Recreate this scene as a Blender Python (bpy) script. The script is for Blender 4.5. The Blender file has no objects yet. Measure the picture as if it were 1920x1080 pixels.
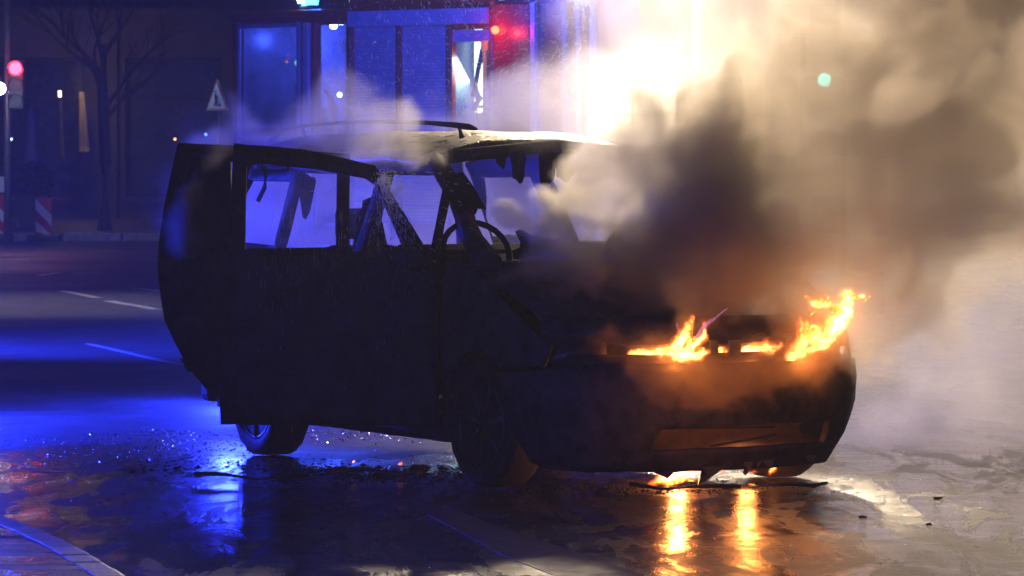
import bpy, bmesh, math, random
import numpy as np
from mathutils import Vector, Matrix
R = math.radians
rnd = random.Random(7)
S = bpy.context.scene
C = S.collection

# ------------------------------------------------------------------ camera, world, exposure
F = 9250.0                      # focal length in pixels of the 1920 wide frame
HOR = 250.0                     # horizon row
CAMH = 1.8
PITCH = math.atan((540 - HOR) / F)
cam = bpy.data.objects.new('camera', bpy.data.cameras.new('camera'))
C.objects.link(cam); S.camera = cam
cam.data.sensor_width = 36.0; cam.data.lens = F / 1920 * 36.0
cam.data.clip_start = 0.5; cam.data.clip_end = 600
cam.location = (0, 0, CAMH); cam.rotation_euler = (R(90) - PITCH, 0, 0)
cam.data.dof.use_dof = True; cam.data.dof.focus_distance = 25.6; cam.data.dof.aperture_fstop = 11

W = bpy.data.worlds.new('World'); S.world = W; W.use_nodes = True
wn = W.node_tree; bgn = wn.nodes['Background']
bgn.inputs[0].default_value = (0.20, 0.26, 0.80, 1); bgn.inputs[1].default_value = 0.010
S.view_settings.view_transform = 'Standard'; S.view_settings.look = 'None'
S.view_settings.exposure = 0; S.view_settings.gamma = 1
S.cycles.use_denoising = True
S.cycles.max_bounces = 6; S.cycles.volume_bounces = 3; S.cycles.diffuse_bounces = 2
S.cycles.glossy_bounces = 3; S.cycles.transparent_max_bounces = 24; S.cycles.transmission_bounces = 3
S.cycles.volume_step_rate = 3.0; S.cycles.volume_max_steps = 256
S.cycles.sample_clamp_indirect = 4; S.cycles.sample_clamp_direct = 0
S.cycles.light_sampling_threshold = 0.005
S.cycles.caustics_reflective = False; S.cycles.caustics_refractive = False

def at(px, py, d):
    """point seen at pixel (px,py) of the 1920x1080 frame, d metres ahead"""
    y = -(py - 540) / F; x = (px - 960) / F
    cp, sp = math.cos(PITCH), math.sin(PITCH)
    fy = cp + y * sp; fz = -sp + y * cp
    k = d / fy
    return Vector((x * k, d, CAMH + fz * k))
def ground(px, py, z=0.0):
    y = -(py - 540) / F; x = (px - 960) / F
    cp, sp = math.cos(PITCH), math.sin(PITCH)
    fy = cp + y * sp; fz = -sp + y * cp
    k = (z - CAMH) / fz
    return Vector((x * k, fy * k, z))

# ------------------------------------------------------------------ lamps
FLOOD = at(1185, 215, 37.0)
def lamp(name, kind, loc, power, color, size=0.1, target=None, angle=None, blend=0.3, parent=None):
    l = bpy.data.lights.new(name, kind); l.energy = power; l.color = color
    if kind == 'AREA': l.size = size
    else: l.shadow_soft_size = size
    if kind == 'SPOT' and angle: l.spot_size = R(angle); l.spot_blend = blend
    o = bpy.data.objects.new(name, l); C.objects.link(o); o.location = loc
    if target is not None:
        o.rotation_euler = (Vector(target) - Vector(loc)).to_track_quat('-Z', 'Y').to_euler()
    return o
lamp('floodlight_beam', 'SPOT', FLOOD + Vector((0, -0.5, 0)), 950, (1.0, 0.80, 0.55), 0.30, target=(1.9, 25, 1.4), angle=66, blend=.9)
BACKLIGHT = (1.6, 42.0, 6.4)
lamp('added_smoke_light', 'SPOT', BACKLIGHT, 21000, (1.0, 0.79, 0.52), 0.35, target=(0.9, 25.6, 1.95), angle=15, blend=1)  # unseen lamp added to backlight the smoke and the car roof
lamp('added_mist_light', 'SPOT', (9.5, 46, 6.3), 16000, (1.0, 0.80, 0.56), 0.4, target=(2.7, 26.8, 0.8), angle=26, blend=.8)  # unseen lamp added to warm and brighten the mist on the right
BLUE = at(562, 2, 53.2)
lamp('beacon_glow', 'POINT', BLUE + Vector((0, -0.4, 0.1)), 260, (0.02, 0.05, 1.0), 0.15)
BLUE2 = at(436, 610, 33.0)
lamp('blue_lamp_glow', 'POINT', BLUE2, 400, (0.015, 0.03, 1.0), 0.12)
ROAD_FILL = Vector((-6.6, 40.0, 2.3))
lamp('blue_lamp_glow', 'SPOT', ROAD_FILL, 9000, (0.015, 0.03, 1.0), 0.12, target=(-3.2, 42.5, 0), angle=105, blend=1)  # unseen lamp added to spread blue over the far road
NEAR_FILL = Vector((-3.9, 31.0, .9))
lamp('blue_lamp_glow', 'POINT', NEAR_FILL, 1500, (0.015, 0.03, 1.0), 0.12)  # unseen lamp added to put blue light on the near road
BODY_FILL = Vector((-3.3, 19.8, 1.5))
lamp('blue_lamp_glow', 'POINT', BODY_FILL, 360, (0.07, 0.085, 1.0), 0.12)  # unseen lamp added to lift the car's side with dim blue
lamp('shutter_blue_fill', 'SPOT', (-1.1, 40, 1.2), 18000, (0.02, 0.05, 1.0), 0.12, target=(0.2, 54, 2.2), angle=34, blend=.6)  # spot without a fixture, added to turn the roller shutters blue
lamp('street_lamp_light', 'SPOT', (-8.9, 52, 8.0), 2600, (1.0, 0.86, 0.74), 0.3, target=(-5.6, 52, 0), angle=60, blend=.9)

# ------------------------------------------------------------------ node helpers
def mat(name):
    m = bpy.data.materials.new(name); m.use_nodes = True
    nt = m.node_tree; nt.nodes.clear()
    out = nt.nodes.new('ShaderNodeOutputMaterial')
    return m, nt, out
def nd(nt, typ, **kw):
    n = nt.nodes.new(typ)
    for k, v in kw.items():
        if k.startswith('i_'):
            n.inputs[k[2:].replace('_', ' ')].default_value = v
        else: setattr(n, k, v)
    return n
def ramp(nt, fac, stops, interp='LINEAR'):
    r = nt.nodes.new('ShaderNodeValToRGB'); r.color_ramp.interpolation = interp
    e = r.color_ramp.elements
    while len(e) < len(stops): e.new(0.5)
    for el, (p, c) in zip(e, stops):
        el.position = p
        el.color = c if len(c) == 4 else (*c, 1)
    nt.links.new(fac, r.inputs[0]); return r.outputs[0]
def g3(v): return (v, v, v)
def noise(nt, scale, detail=4, rough=.55, vec=None, typ='Object', dist=0.0):
    n = nt.nodes.new('ShaderNodeTexNoise'); n.inputs['Scale'].default_value = scale
    n.inputs['Detail'].default_value = detail; n.inputs['Roughness'].default_value = rough
    n.inputs['Distortion'].default_value = dist
    if vec is None:
        tc = nt.nodes.new('ShaderNodeTexCoord'); vec = tc.outputs[typ]
    nt.links.new(vec, n.inputs['Vector']); return n.outputs['Fac']
def simple(name, c1, c2=None, rough=.6, rough2=None, metal=0.0, scale=6.0, bump=0.0, bscale=40., spec=.5, coat=0.0, lo=.35, hi=.65):
    m, nt, out = mat(name)
    b = nd(nt, 'ShaderNodeBsdfPrincipled'); nt.links.new(b.outputs[0], out.inputs[0])
    b.inputs['Metallic'].default_value = metal; b.inputs['Specular IOR Level'].default_value = spec
    b.inputs['Coat Weight'].default_value = coat
    f = noise(nt, scale, 6, .62)
    nt.links.new(ramp(nt, f, [(lo, c1), (hi, c2 or tuple(x * .7 for x in c1))]), b.inputs['Base Color'])
    nt.links.new(ramp(nt, f, [(lo, g3(rough)), (hi, g3(rough2 if rough2 is not None else rough * .8))]), b.inputs['Roughness'])
    if bump:
        bp = nd(nt, 'ShaderNodeBump', i_Strength=bump, i_Distance=.01)
        nt.links.new(noise(nt, bscale, 5, .6), bp.inputs['Height']); nt.links.new(bp.outputs[0], b.inputs['Normal'])
    return m
def emit(name, col, strength):
    m, nt, out = mat(name)
    e = nd(nt, 'ShaderNodeEmission'); e.inputs[0].default_value = (*col, 1); e.inputs[1].default_value = strength
    nt.links.new(e.outputs[0], out.inputs[0]); return m

M = {}
M['char'] = simple('charred_paint', (.025, .025, .026), (.11, .10, .09), rough=.62, rough2=.8, scale=7, bump=.5, bscale=60, spec=.35)
M['char_int'] = simple('charred_interior', (.012, .012, .012), (.035, .03, .027), rough=.9, scale=14, bump=.8, bscale=50, spec=.2)
M['roofm'] = simple('burnt_wet_roof', (.05, .045, .038), (.20, .17, .13), rough=.22, rough2=.5, scale=9, bump=1.0, bscale=38, spec=.6, metal=.3)
M['tyre'] = simple('tyre_rubber', (.015, .015, .016), (.025, .025, .025), rough=.75, scale=20, bump=.4, bscale=80)
M['rim'] = simple('sooty_alloy', (.05, .05, .055), (.12, .12, .13), rough=.5, metal=.6, scale=12)
M['soot_metal'] = simple('bare_burnt_metal', (.09, .07, .055), (.16, .12, .09), rough=.5, metal=.5, scale=10)
M['red'] = simple('red_vehicle_paint', (.22, .014, .012), (.16, .010, .010), rough=.35, coat=.4, scale=3)
M['whitep'] = simple('white_paint', (.75, .75, .75), (.62, .62, .60), rough=.4, scale=5)
M['grey'] = simple('grey_metal', (.22, .22, .23), (.15, .15, .16), rough=.45, metal=.4, scale=8)
M['black'] = simple('black_plastic', (.02, .02, .02), (.03, .03, .03), rough=.5, scale=8)
M['silver'] = simple('aluminium', (.42, .43, .45), (.34, .35, .37), rough=.38, metal=.6, scale=5)
M['orange'] = simple('orange_handrail', (.75, .25, .03), (.6, .2, .03), rough=.4)
M['hivis'] = simple('hivis_yellow', (.55, .8, .05), (.45, .7, .04), rough=.6)
M['stone'] = simple('facade_stone', (.20, .18, .16), (.12, .11, .10), rough=.8, scale=2, bump=.4, bscale=10)
M['dark_wood'] = simple('dark_joinery', (.05, .04, .035), (.03, .025, .02), rough=.6)
M['strip'] = simple('channel_concrete', (.05, .05, .048), (.09, .088, .085), rough=.42, rough2=.6, scale=8, bump=.5, bscale=60)
M['kerb'] = simple('kerb_granite', (.25, .24, .23), (.14, .13, .13), rough=.3, rough2=.5, scale=12, bump=.6, bscale=50)
M['paint'] = simple('road_marking', (.70, .70, .68), (.35, .35, .34), rough=.35, scale=9, bump=.3)
M['redfoil'] = simple('red_reflective_foil', (.60, .02, .015), (.5, .02, .015), rough=.4)
M['whitefoil'] = simple('white_reflective_foil', (.85, .85, .85), (.75, .75, .75), rough=.4)
M['canvas'] = simple('parasol_canvas', (.40, .30, .42), (.3, .22, .34), rough=.9, scale=6)
M['bark'] = simple('bark', (.05, .04, .03), (.09, .07, .055), rough=.9, scale=15, bump=.8)
M['concrete'] = simple('concrete', (.30, .29, .27), (.2, .19, .18), rough=.6, scale=6, bump=.4)
M['curtain'] = simple('cream_curtain', (.6, .5, .35), (.5, .4, .28), rough=.9)

# ------------------------------------------------------------------ mesh helpers
def tag(o, label=None, cat=None, group=None, kind=None):
    if label: o['label'] = label
    if cat: o['category'] = cat
    if group: o['group'] = group
    if kind: o['kind'] = kind
    return o
def link(name, bm, m, parent=None, smooth=False, loc=None):
    me = bpy.data.meshes.new(name); bm.normal_update(); bm.to_mesh(me); bm.free()
    for x in (m if isinstance(m, (list, tuple)) else [m]): me.materials.append(x)
    if smooth:
        for p in me.polygons: p.use_smooth = True
    o = bpy.data.objects.new(name, me); C.objects.link(o)
    if parent: o.parent = parent
    if loc is not None: o.location = loc
    return o
def empty(name, loc=(0, 0, 0), rz=0.0):
    o = bpy.data.objects.new(name, None); C.objects.link(o); o.location = loc; o.rotation_euler = (0, 0, rz)
    o.empty_display_size = .2
    return o
def box(bm, c, s, rz=0.0, bev=0.0, rot=None):
    r = bmesh.ops.create_cube(bm, size=1.0)
    vs = r['verts']
    if bev:
        for v in vs: v.co = Vector((v.co.x * s[0], v.co.y * s[1], v.co.z * s[2]))
        es = list({e for v in vs for e in v.link_edges})
        rr = bmesh.ops.bevel(bm, geom=es, offset=bev, segments=2, affect='EDGES', profile=.6)
        vs = list({v for f in rr['faces'] for v in f.verts} | {v for v in vs if v.is_valid})
        mt = Matrix.Translation(c) @ (rot or Matrix.Rotation(rz, 4, 'Z'))
    else:
        mt = Matrix.Translation(c) @ (rot or Matrix.Rotation(rz, 4, 'Z')) @ Matrix.Diagonal((*s, 1))
    bmesh.ops.transform(bm, matrix=mt, verts=vs)
    return vs
def B(name, c, s, m, parent=None, bev=0.0, rz=0.0):
    bm = bmesh.new(); box(bm, c, s, rz, bev); return link(name, bm, m, parent)
def tube(bm, pts, r, n=8, cap=True):
    pts = [Vector(p) for p in pts]
    rs = r if isinstance(r, (list, tuple)) else [r] * len(pts)
    rings = []
    for i, p in enumerate(pts):
        t = (pts[min(i + 1, len(pts) - 1)] - pts[max(i - 1, 0)]).normalized()
        u = t.cross(Vector((0, 0, 1)))
        if u.length < 1e-3: u = t.cross(Vector((0, 1, 0)))
        u.normalize(); w = t.cross(u)
        rings.append([bm.verts.new(p + (u * math.cos(2 * math.pi * k / n) + w * math.sin(2 * math.pi * k / n)) * rs[i]) for k in range(n)])
    for a, b in zip(rings, rings[1:]):
        for k in range(n): bm.faces.new((a[k], a[(k + 1) % n], b[(k + 1) % n], b[k]))
    if cap:
        bm.faces.new(rings[0][::-1]); bm.faces.new(rings[-1])
def lathe(bm, prof, axis='Y', n=32, mt=None):
    """prof list of (r, h)"""
    rings = []
    for r, h in prof:
        ring = []
        for k in range(n):
            a = 2 * math.pi * k / n
            if axis == 'Y': co = Vector((r * math.cos(a), h, r * math.sin(a)))
            else: co = Vector((r * math.cos(a), r * math.sin(a), h))
            if mt: co = mt @ co
            ring.append(bm.verts.new(co))
        rings.append(ring)
    for a, b in zip(rings, rings[1:]):
        for k in range(n): bm.faces.new((a[k], a[(k + 1) % n], b[(k + 1) % n], b[k]))
    bm.faces.new(rings[0][::-1]); bm.faces.new(rings[-1])
def skin(outline, holes, fn, thick, step=(.08, .08), jitter=0.0):
    """flat outline (with holes) cut into a grid, mapped by fn(u,v)->Vector and thickened"""
    bm = bmesh.new()
    es = []
    for lp in [outline] + list(holes):
        vs = [bm.verts.new((u, v, 0)) for u, v in lp]
        for i in range(len(vs)): es.append(bm.edges.new((vs[i], vs[(i + 1) % len(vs)])))
    bmesh.ops.triangle_fill(bm, edges=es, use_beauty=True, use_dissolve=False)
    us = [p[0] for p in outline]; vs_ = [p[1] for p in outline]
    for k in (0, 1):
        lo, hi = (min(us), max(us)) if k == 0 else (min(vs_), max(vs_))
        c = lo + step[k]
        while c < hi - 1e-4:
            co = (c, 0, 0) if k == 0 else (0, c, 0); no = (1, 0, 0) if k == 0 else (0, 1, 0)
            bmesh.ops.bisect_plane(bm, geom=bm.verts[:] + bm.edges[:] + bm.faces[:], plane_co=co, plane_no=no, dist=1e-5)
            c += step[k]
    bmesh.ops.remove_doubles(bm, verts=bm.verts[:], dist=1e-4)
    # map, and offset inner skin along the mapped normal
    e = 1e-3
    top = {}
    inner = {}
    vlist = bm.verts[:]
    uv = {v: (v.co.x, v.co.y) for v in vlist}
    faces = [[v for v in f.verts] for f in bm.faces]
    bedges = [(x.verts[0], x.verts[1]) for x in bm.edges if x.is_boundary]
    pos = {}; ipos = {}
    for v in vlist:
        u, w = uv[v]
        p = fn(u, w); du = fn(u + e, w) - p; dv = fn(u, w + e) - p
        n = du.cross(dv)
        n = n.normalized() if n.length > 1e-12 else Vector((0, 0, 1))
        if jitter: p = p + n * (math.sin(u * 23 + w * 17) * math.sin(u * 11 - w * 31)) * jitter
        pos[v] = p; ipos[v] = p - n * thick
    out = bmesh.new()
    for v in vlist:
        top[v] = out.verts.new(pos[v]); inner[v] = out.verts.new(ipos[v])
    for f in faces:
        try:
            out.faces.new([top[v] for v in f]); out.faces.new([inner[v] for v in reversed(f)])
        except ValueError: pass
    for a, b in bedges:
        try: out.faces.new((top[a], top[b], inner[b], inner[a]))
        except ValueError: pass
    bm.free()
    bmesh.ops.recalc_face_normals(out, faces=out.faces[:])
    return out
def jag(p0, p1, n, amp, seed):
    r = random.Random(seed); pts = []
    for i in range(1, n):
        t = i / n
        dx, dy = p1[0] - p0[0], p1[1] - p0[1]; L = math.hypot(dx, dy)
        o = r.uniform(-amp, amp)
        pts.append((p0[0] + dx * t - dy / L * o, p0[1] + dy * t + dx / L * o))
    return pts

# ------------------------------------------------------------------ ground
def ground_mat():
    m, nt, out = mat('wet_asphalt')
    b = nd(nt, 'ShaderNodeBsdfPrincipled'); nt.links.new(b.outputs[0], out.inputs[0])
    tc = nd(nt, 'ShaderNodeTexCoord')
    big = noise(nt, .55, 5, .6, tc.outputs['Object'], dist=.4)
    mid = noise(nt, 3.5, 8, .68, tc.outputs['Object'], dist=.5)
    fine = noise(nt, 90, 3, .6, tc.outputs['Object'])
    nt.links.new(ramp(nt, mid, [(.32, (.028, .028, .03)), (.5, (.06, .06, .058)), (.68, (.11, .105, .10))]), b.inputs['Base Color'])
    add = nd(nt, 'ShaderNodeMath', operation='MULTIPLY_ADD'); nt.links.new(mid, add.inputs[0]); add.inputs[1].default_value = .35
    nt.links.new(big, add.inputs[2])
    pud = ramp(nt, add.outputs[0], [(.58, g3(0)), (.74, g3(1))])      # 1 = rougher damp asphalt, 0 = standing water
    # the hoses have flooded the road round the car; farther off it is only damp
    sx = nd(nt, 'ShaderNodeSeparateXYZ'); nt.links.new(tc.outputs['Object'], sx.inputs[0])
    wy = nd(nt, 'ShaderNodeMapRange'); wy.interpolation_type = 'SMOOTHSTEP'; nt.links.new(sx.outputs['Y'], wy.inputs[0]); wy.inputs[1].default_value = 26.4; wy.inputs[2].default_value = 29.5
    wx = nd(nt, 'ShaderNodeMapRange'); wx.interpolation_type = 'SMOOTHSTEP'; nt.links.new(sx.outputs['X'], wx.inputs[0]); wx.inputs[1].default_value = .5; wx.inputs[2].default_value = -1.0
    wm = nd(nt, 'ShaderNodeMath', operation='MULTIPLY'); nt.links.new(wy.outputs[0], wm.inputs[0]); nt.links.new(wx.outputs[0], wm.inputs[1])
    r1 = nd(nt, 'ShaderNodeMapRange'); nt.links.new(pud, r1.inputs[0]); r1.inputs[3].default_value = .035; r1.inputs[4].default_value = .22
    r2 = nd(nt, 'ShaderNodeMapRange'); nt.links.new(pud, r2.inputs[0]); r2.inputs[3].default_value = .55; r2.inputs[4].default_value = .66
    rr = nd(nt, 'ShaderNodeMix'); nt.links.new(wm.outputs[0], rr.inputs[0]); nt.links.new(r1.outputs[0], rr.inputs[2]); nt.links.new(r2.outputs[0], rr.inputs[3])
    # runs of hose water draining across the road leave damp matt bands between them
    mpv = nd(nt, 'ShaderNodeMapping'); mpv.inputs['Rotation'].default_value = (0, 0, R(-17)); mpv.inputs['Scale'].default_value = (3.6, .75, 1); nt.links.new(tc.outputs['Object'], mpv.inputs[0])
    run = ramp(nt, noise(nt, 1.0, 6, .62, mpv.outputs[0], dist=.7), [(.46, g3(0)), (.57, g3(1))])
    dry = nd(nt, 'ShaderNodeMath', operation='MULTIPLY'); iw = nd(nt, 'ShaderNodeMath', operation='SUBTRACT'); iw.inputs[0].default_value = 1; nt.links.new(wm.outputs[0], iw.inputs[1])
    nt.links.new(run, dry.inputs[0]); nt.links.new(iw.outputs[0], dry.inputs[1])
    rz = nd(nt, 'ShaderNodeMix'); nt.links.new(dry.outputs[0], rz.inputs[0]); nt.links.new(rr.outputs[0], rz.inputs[2]); rz.inputs[3].default_value = .36
    nt.links.new(rz.outputs[0], b.inputs['Roughness'])
    b.inputs['Specular IOR Level'].default_value = .5
    # ripples in the water, grain on the damp asphalt
    w1 = noise(nt, 13, 5, .68, tc.outputs['Object'], dist=.8)
    w0 = noise(nt, 3.2, 6, .66, tc.outputs['Object'], dist=1.2)
    bp0 = nd(nt, 'ShaderNodeBump'); bp0.inputs['Distance'].default_value = .03; bp0.inputs['Strength'].default_value = .46
    nt.links.new(w0, bp0.inputs['Height'])
    bp = nd(nt, 'ShaderNodeBump'); bp.inputs['Distance'].default_value = .01; bp.inputs['Strength'].default_value = .22
    nt.links.new(bp0.outputs[0], bp.inputs['Normal'])
    nt.links.new(w1, bp.inputs['Height'])
    st = nd(nt, 'ShaderNodeMapRange'); nt.links.new(pud, st.inputs[0]); st.inputs[3].default_value = .03; st.inputs[4].default_value = .30
    bp2 = nd(nt, 'ShaderNodeBump'); bp2.inputs['Distance'].default_value = .006
    nt.links.new(st.outputs[0], bp2.inputs['Strength']); nt.links.new(fine, bp2.inputs['Height'])
    nt.links.new(bp.outputs[0], bp2.inputs['Normal']); nt.links.new(bp2.outputs[0], b.inputs['Normal'])
    return m
M['asphalt'] = ground_mat()
bm = bmesh.new()
bmesh.ops.create_grid(bm, x_segments=60, y_segments=60, size=1)
for v in bm.verts: v.co = Vector((v.co.x * 150, v.co.y * 150 + 120, 0))
tag(link('road', bm, M['asphalt']), kind='structure')

def flat(name, pts, z, m, parent=None, h=.004):
    bm = bmesh.new()
    top = [bm.verts.new((p[0], p[1], z + h)) for p in pts]; bot = [bm.verts.new((p[0], p[1], z)) for p in pts]
    bm.faces.new(top); n = len(pts)
    for i in range(n): bm.faces.new((bot[i], bot[(i + 1) % n], top[(i + 1) % n], top[i]))
    bmesh.ops.recalc_face_normals(bm, faces=bm.faces[:])
    return link(name, bm, m, parent)
# painted road markings, some strips standing in for shiny highlights on the road
def stripe(p0, p1, w, name='road_marking'):
    a = ground(*p0); b = ground(*p1); d = (b - a).normalized(); n = Vector((-d.y, d.x, 0)) * w / 2
    k = 6; L = []; Rr = []
    for i in range(k + 1):
        c = a.lerp(b, i / k); L.append(c + n * (1 + rnd.uniform(-.25, .1))); Rr.append(c - n * (1 + rnd.uniform(-.25, .1)))
    return flat(name, L + Rr[::-1], .001, M['paint'])
rm = empty('markings_and_glints'); tag(rm, kind='structure')
for a, b, w in [((165, 645), (362, 690), .07), ((248, 541), (302, 546), .12), ((118, 546), (184, 559), .10), ((205, 565), (296, 581), .12),
                ((72, 517), (110, 512), .1), ((0, 482), (50, 482), .1), ((140, 514), (185, 511), .1)]:
    stripe(a, b, w).parent = rm
# far kerb and far pavement
fp = B('far_pavement', (0, 96, .065), (70, 27, .13), M['concrete']); tag(fp, kind='structure')
kb = empty('far_kerb'); tag(kb, kind='structure')
base = None
for i in range(24):
    x = -14 + i * 1.0
    if base is None: base = B('kerb_stone', (x, 82.35, .07), (.98, .26, .145), M['kerb'], kb, bev=.015)
    else:
        o = base.copy(); C.objects.link(o); o.location.x = i * 1.0; o.parent = kb
# near pavement corner at the lower left
edge_px = [(-160, 935), (-60, 950), (0, 966), (60, 986), (115, 1010), (170, 1040), (215, 1066), (260, 1096), (310, 1140)]
edge = [ground(x, y, .12) for x, y in edge_px]
pv = tag(empty('near_pavement'), kind='structure')
nk = tag(empty('near_kerb'), kind='structure')
for i in range(len(edge) - 1):
    a, b = edge[i], edge[i + 1]
    n = max(1, round((b - a).length / .42))
    for k in range(n):
        p, q = a.lerp(b, k / n), a.lerp(b, (k + 1) / n); d = (q - p); L = d.length; d.normalize(); nn = Vector((-d.y, d.x, 0))
        c = (p + q) / 2 - nn * .06; c.z = .06 + rnd.uniform(-.004, .004)
        B('kerb_stone', (0, 0, 0), (L - .008, .12, .125), M['kerb'], nk, bev=.01).matrix_local = Matrix.Translation(c) @ Matrix.Rotation(math.atan2(d.y, d.x), 4, 'Z')
M['slab'] = simple('wet_paving', (.10, .095, .09), (.17, .16, .15), rough=.16, rough2=.4, scale=5, bump=.35, bscale=60)
def edge_x(y):
    for a, b in zip(edge, edge[1:]):
        if b.y <= y <= a.y: return a.x + (b.x - a.x) * (a.y - y) / max(1e-6, a.y - b.y)
    return None
bed = [ground(x, y, .1) for x, y in edge_px]
flat('mortar_bed', [Vector((p.x - .02, p.y, 0)) for p in bed] + [Vector((bed[-1].x - 3, bed[-1].y, 0)), Vector((bed[0].x - 3, bed[0].y, 0))], 0, M['slab'], pv, h=.1)
y = 23.6
row = 0
while y > 18.6:
    ex = edge_x(y - .01)
    if ex is not None:
        x1 = ex - .01; x = x1
        off = (row % 2) * .2
        while x > ex - 1.6:
            w = min(.4, .4)
            B('paving_slab', (x - w / 2 - off * 0, y - .2, .057 + rnd.uniform(-.003, .003)), (w - .006, .395, .115), M['slab'], pv, bev=.006)
            x -= .4
    y -= .2; row += 1
# concrete channel strip in front of the car
strip = [ground(*p) for p in [(835, 950), (930, 985), (1040, 1022), (1140, 1056), (1235, 1088), (1330, 1125), (1130, 1125), (1040, 1080), (950, 1045), (870, 1000), (800, 965)]]
tag(flat('drain_channel', strip, .0, M['strip'], h=.002), kind='structure')

# ------------------------------------------------------------------ far facade
bld = empty('shop_building', (0, 97, 0)); tag(bld, 'dark stone shop front across the junction behind the traffic light', 'building')
def wall_with_openings(name, x0, x1, z0, z1, ops, thick, m, parent, y=0):
    xs = sorted({x0, x1} | {v for o in ops for v in (o[0], o[1])}); zs = sorted({z0, z1} | {v for o in ops for v in (o[2], o[3])})
    bm = bmesh.new()
    for i in range(len(xs) - 1):
        for j in range(len(zs) - 1):
            cx, cz = (xs[i] + xs[i + 1]) / 2, (zs[j] + zs[j + 1]) / 2
            if any(o[0] < cx < o[1] and o[2] < cz < o[3] for o in ops): continue
            box(bm, (cx, y + thick / 2, cz), (xs[i + 1] - xs[i], thick, zs[j + 1] - zs[j]))
    bmesh.ops.remove_doubles(bm, verts=bm.verts[:], dist=1e-4)
    return link(name, bm, m, parent)
ops = []
x = -13.0
while x < 14: ops.append((x, x + 1.9, .55, 3.3)); x += 2.7
wall_with_openings('wall', -16, 18, .13, 9, ops, .45, M['stone'], bld)
M['glassd'] = simple('dark_window_glass', (.015, .017, .02), (.02, .022, .028), rough=.3)
for i, o in enumerate(ops):
    bm = bmesh.new()
    for (cx, cz, sx, sz) in ((o[0] + .04, 1.92, .08, 2.75), (o[1] - .04, 1.92, .08, 2.75), ((o[0] + o[1]) / 2, .59, 1.74, .08), ((o[0] + o[1]) / 2, 3.26, 1.74, .08), ((o[0] + o[1]) / 2, 2.5, 1.74, .06)):
        box(bm, (cx, .25, cz), (sx, .08, sz))
    w = link('window', bm, M['dark_wood'], bld)
    B('pane', ((o[0] + o[1]) / 2, .27, 1.54), (1.74, .012, 1.86), M['glassd'], w)
    B('pane', ((o[0] + o[1]) / 2, .27, 2.875), (1.74, .012, .69), M['glassd'], w)
    B('sill', ((o[0] + o[1]) / 2, -.06, .5), (2.0, .2, .08), M['stone'], bld)
    B('pilaster', (o[1] + .4, -.09, 2.1), (.5, .18, 3.9), M['stone'], bld)
B('cornice', (1, -.12, 4.15), (34, .3, .22), M['stone'], bld)
# lit cream curtain hanging in one opening
def curtain(px, py0, py1, d, w, label):
    a = at(px, py0, d); b = at(px, py1, d)
    bm = bmesh.new(); n = 24; rows = 8; g = []
    for j in range(rows + 1):
        t = j / rows; z = a.z + (b.z - a.z) * t
        g.append([bm.verts.new((a.x + (i / n - .5) * w * (.45 + .55 * t) + .05 * t, .03 * math.sin(i * 1.9) , z)) for i in range(n + 1)])
    for j in range(rows):
        for i in range(n): bm.faces.new((g[j][i], g[j][i + 1], g[j + 1][i + 1], g[j + 1][i]))
    bmesh.ops.solidify(bm, geom=bm.faces[:], thickness=.01)
    o = link('curtain', bm, M['curtain'], None, True, loc=(0, d, 0)); tag(o, label, 'curtain', 'curtains by the shop front'); return o
curtain(153, 172, 284, 95.5, .20, 'cream curtain gathered in the lit opening right of the parasol')
curtain(112, 170, 300, 95.7, .07, 'narrow dim curtain strip hanging between parasol and the cream curtain')
lamp('shop_lamp_light', 'POINT', at(150, 150, 94.9), 16, (1, .72, .4), .06)
sl = B('wall_lamp', at(112, 176, 95.0), (.05, .05, .12), emit('wall_lamp_glow', (1, .75, .5), 6)); tag(sl, 'tiny warm wall lamp glowing above the dim curtain strip', 'wall lamp')
# closed parasol
pr = empty('closed_parasol', (at(60, 300, 88).x, 88, .13)); tag(pr, 'closed violet parasol standing in front of the shop', 'parasol')
bm = bmesh.new(); lathe(bm, [(.03, 2.16), (.06, 2.05), (.09, 1.7), (.13, 1.3), (.15, 1.12), (.05, 1.08)], 'Z', 12)
for v in bm.verts:
    a = math.atan2(v.co.y, v.co.x); k = 1 + .18 * math.cos(5 * a); v.co.x *= k; v.co.y *= k
link('canopy', bm, M['canvas'], pr, True)
bm = bmesh.new(); tube(bm, [(0, 0, 0), (0, 0, 2.3)], .022); link('pole', bm, M['grey'], pr)
B('base', (0, 0, .06), (.5, .5, .12), M['concrete'], pr, bev=.02)
# planter
pl = empty('planter', (at(66, 380, 86).x, 86, .13)); tag(pl, 'brown planter box with a low shrub below the closed parasol', 'planter')
B('box', (0, 0, .3), (.5, .45, .6), M['dark_wood'], pl, bev=.02)
def leaves(bm, c, rad, n, size, seed):
    r = random.Random(seed)
    for _ in range(n):
        while True:
            p = Vector((r.uniform(-1, 1), r.uniform(-1, 1), r.uniform(-1, 1)))
            if p.length < 1: break
        p = Vector(c) + Vector((p.x * rad[0], p.y * rad[1], p.z * rad[2]))
        u = Vector((r.gauss(0, 1), r.gauss(0, 1), r.gauss(0, 1))).normalized(); w = u.orthogonal().normalized()
        s = size * r.uniform(.6, 1.3)
        bm.faces.new([bm.verts.new(p - u * s), bm.verts.new(p + w * s * .45), bm.verts.new(p + u * s), bm.verts.new(p - w * s * .45)])
M['leaf'] = simple('dark_leaves', (.03, .05, .02), (.06, .08, .03), rough=.6)
bm = bmesh.new(); leaves(bm, (0, 0, .85), (.32, .28, .35), 420, .05, 3); link('shrub', bm, M['leaf'], pl)
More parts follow.
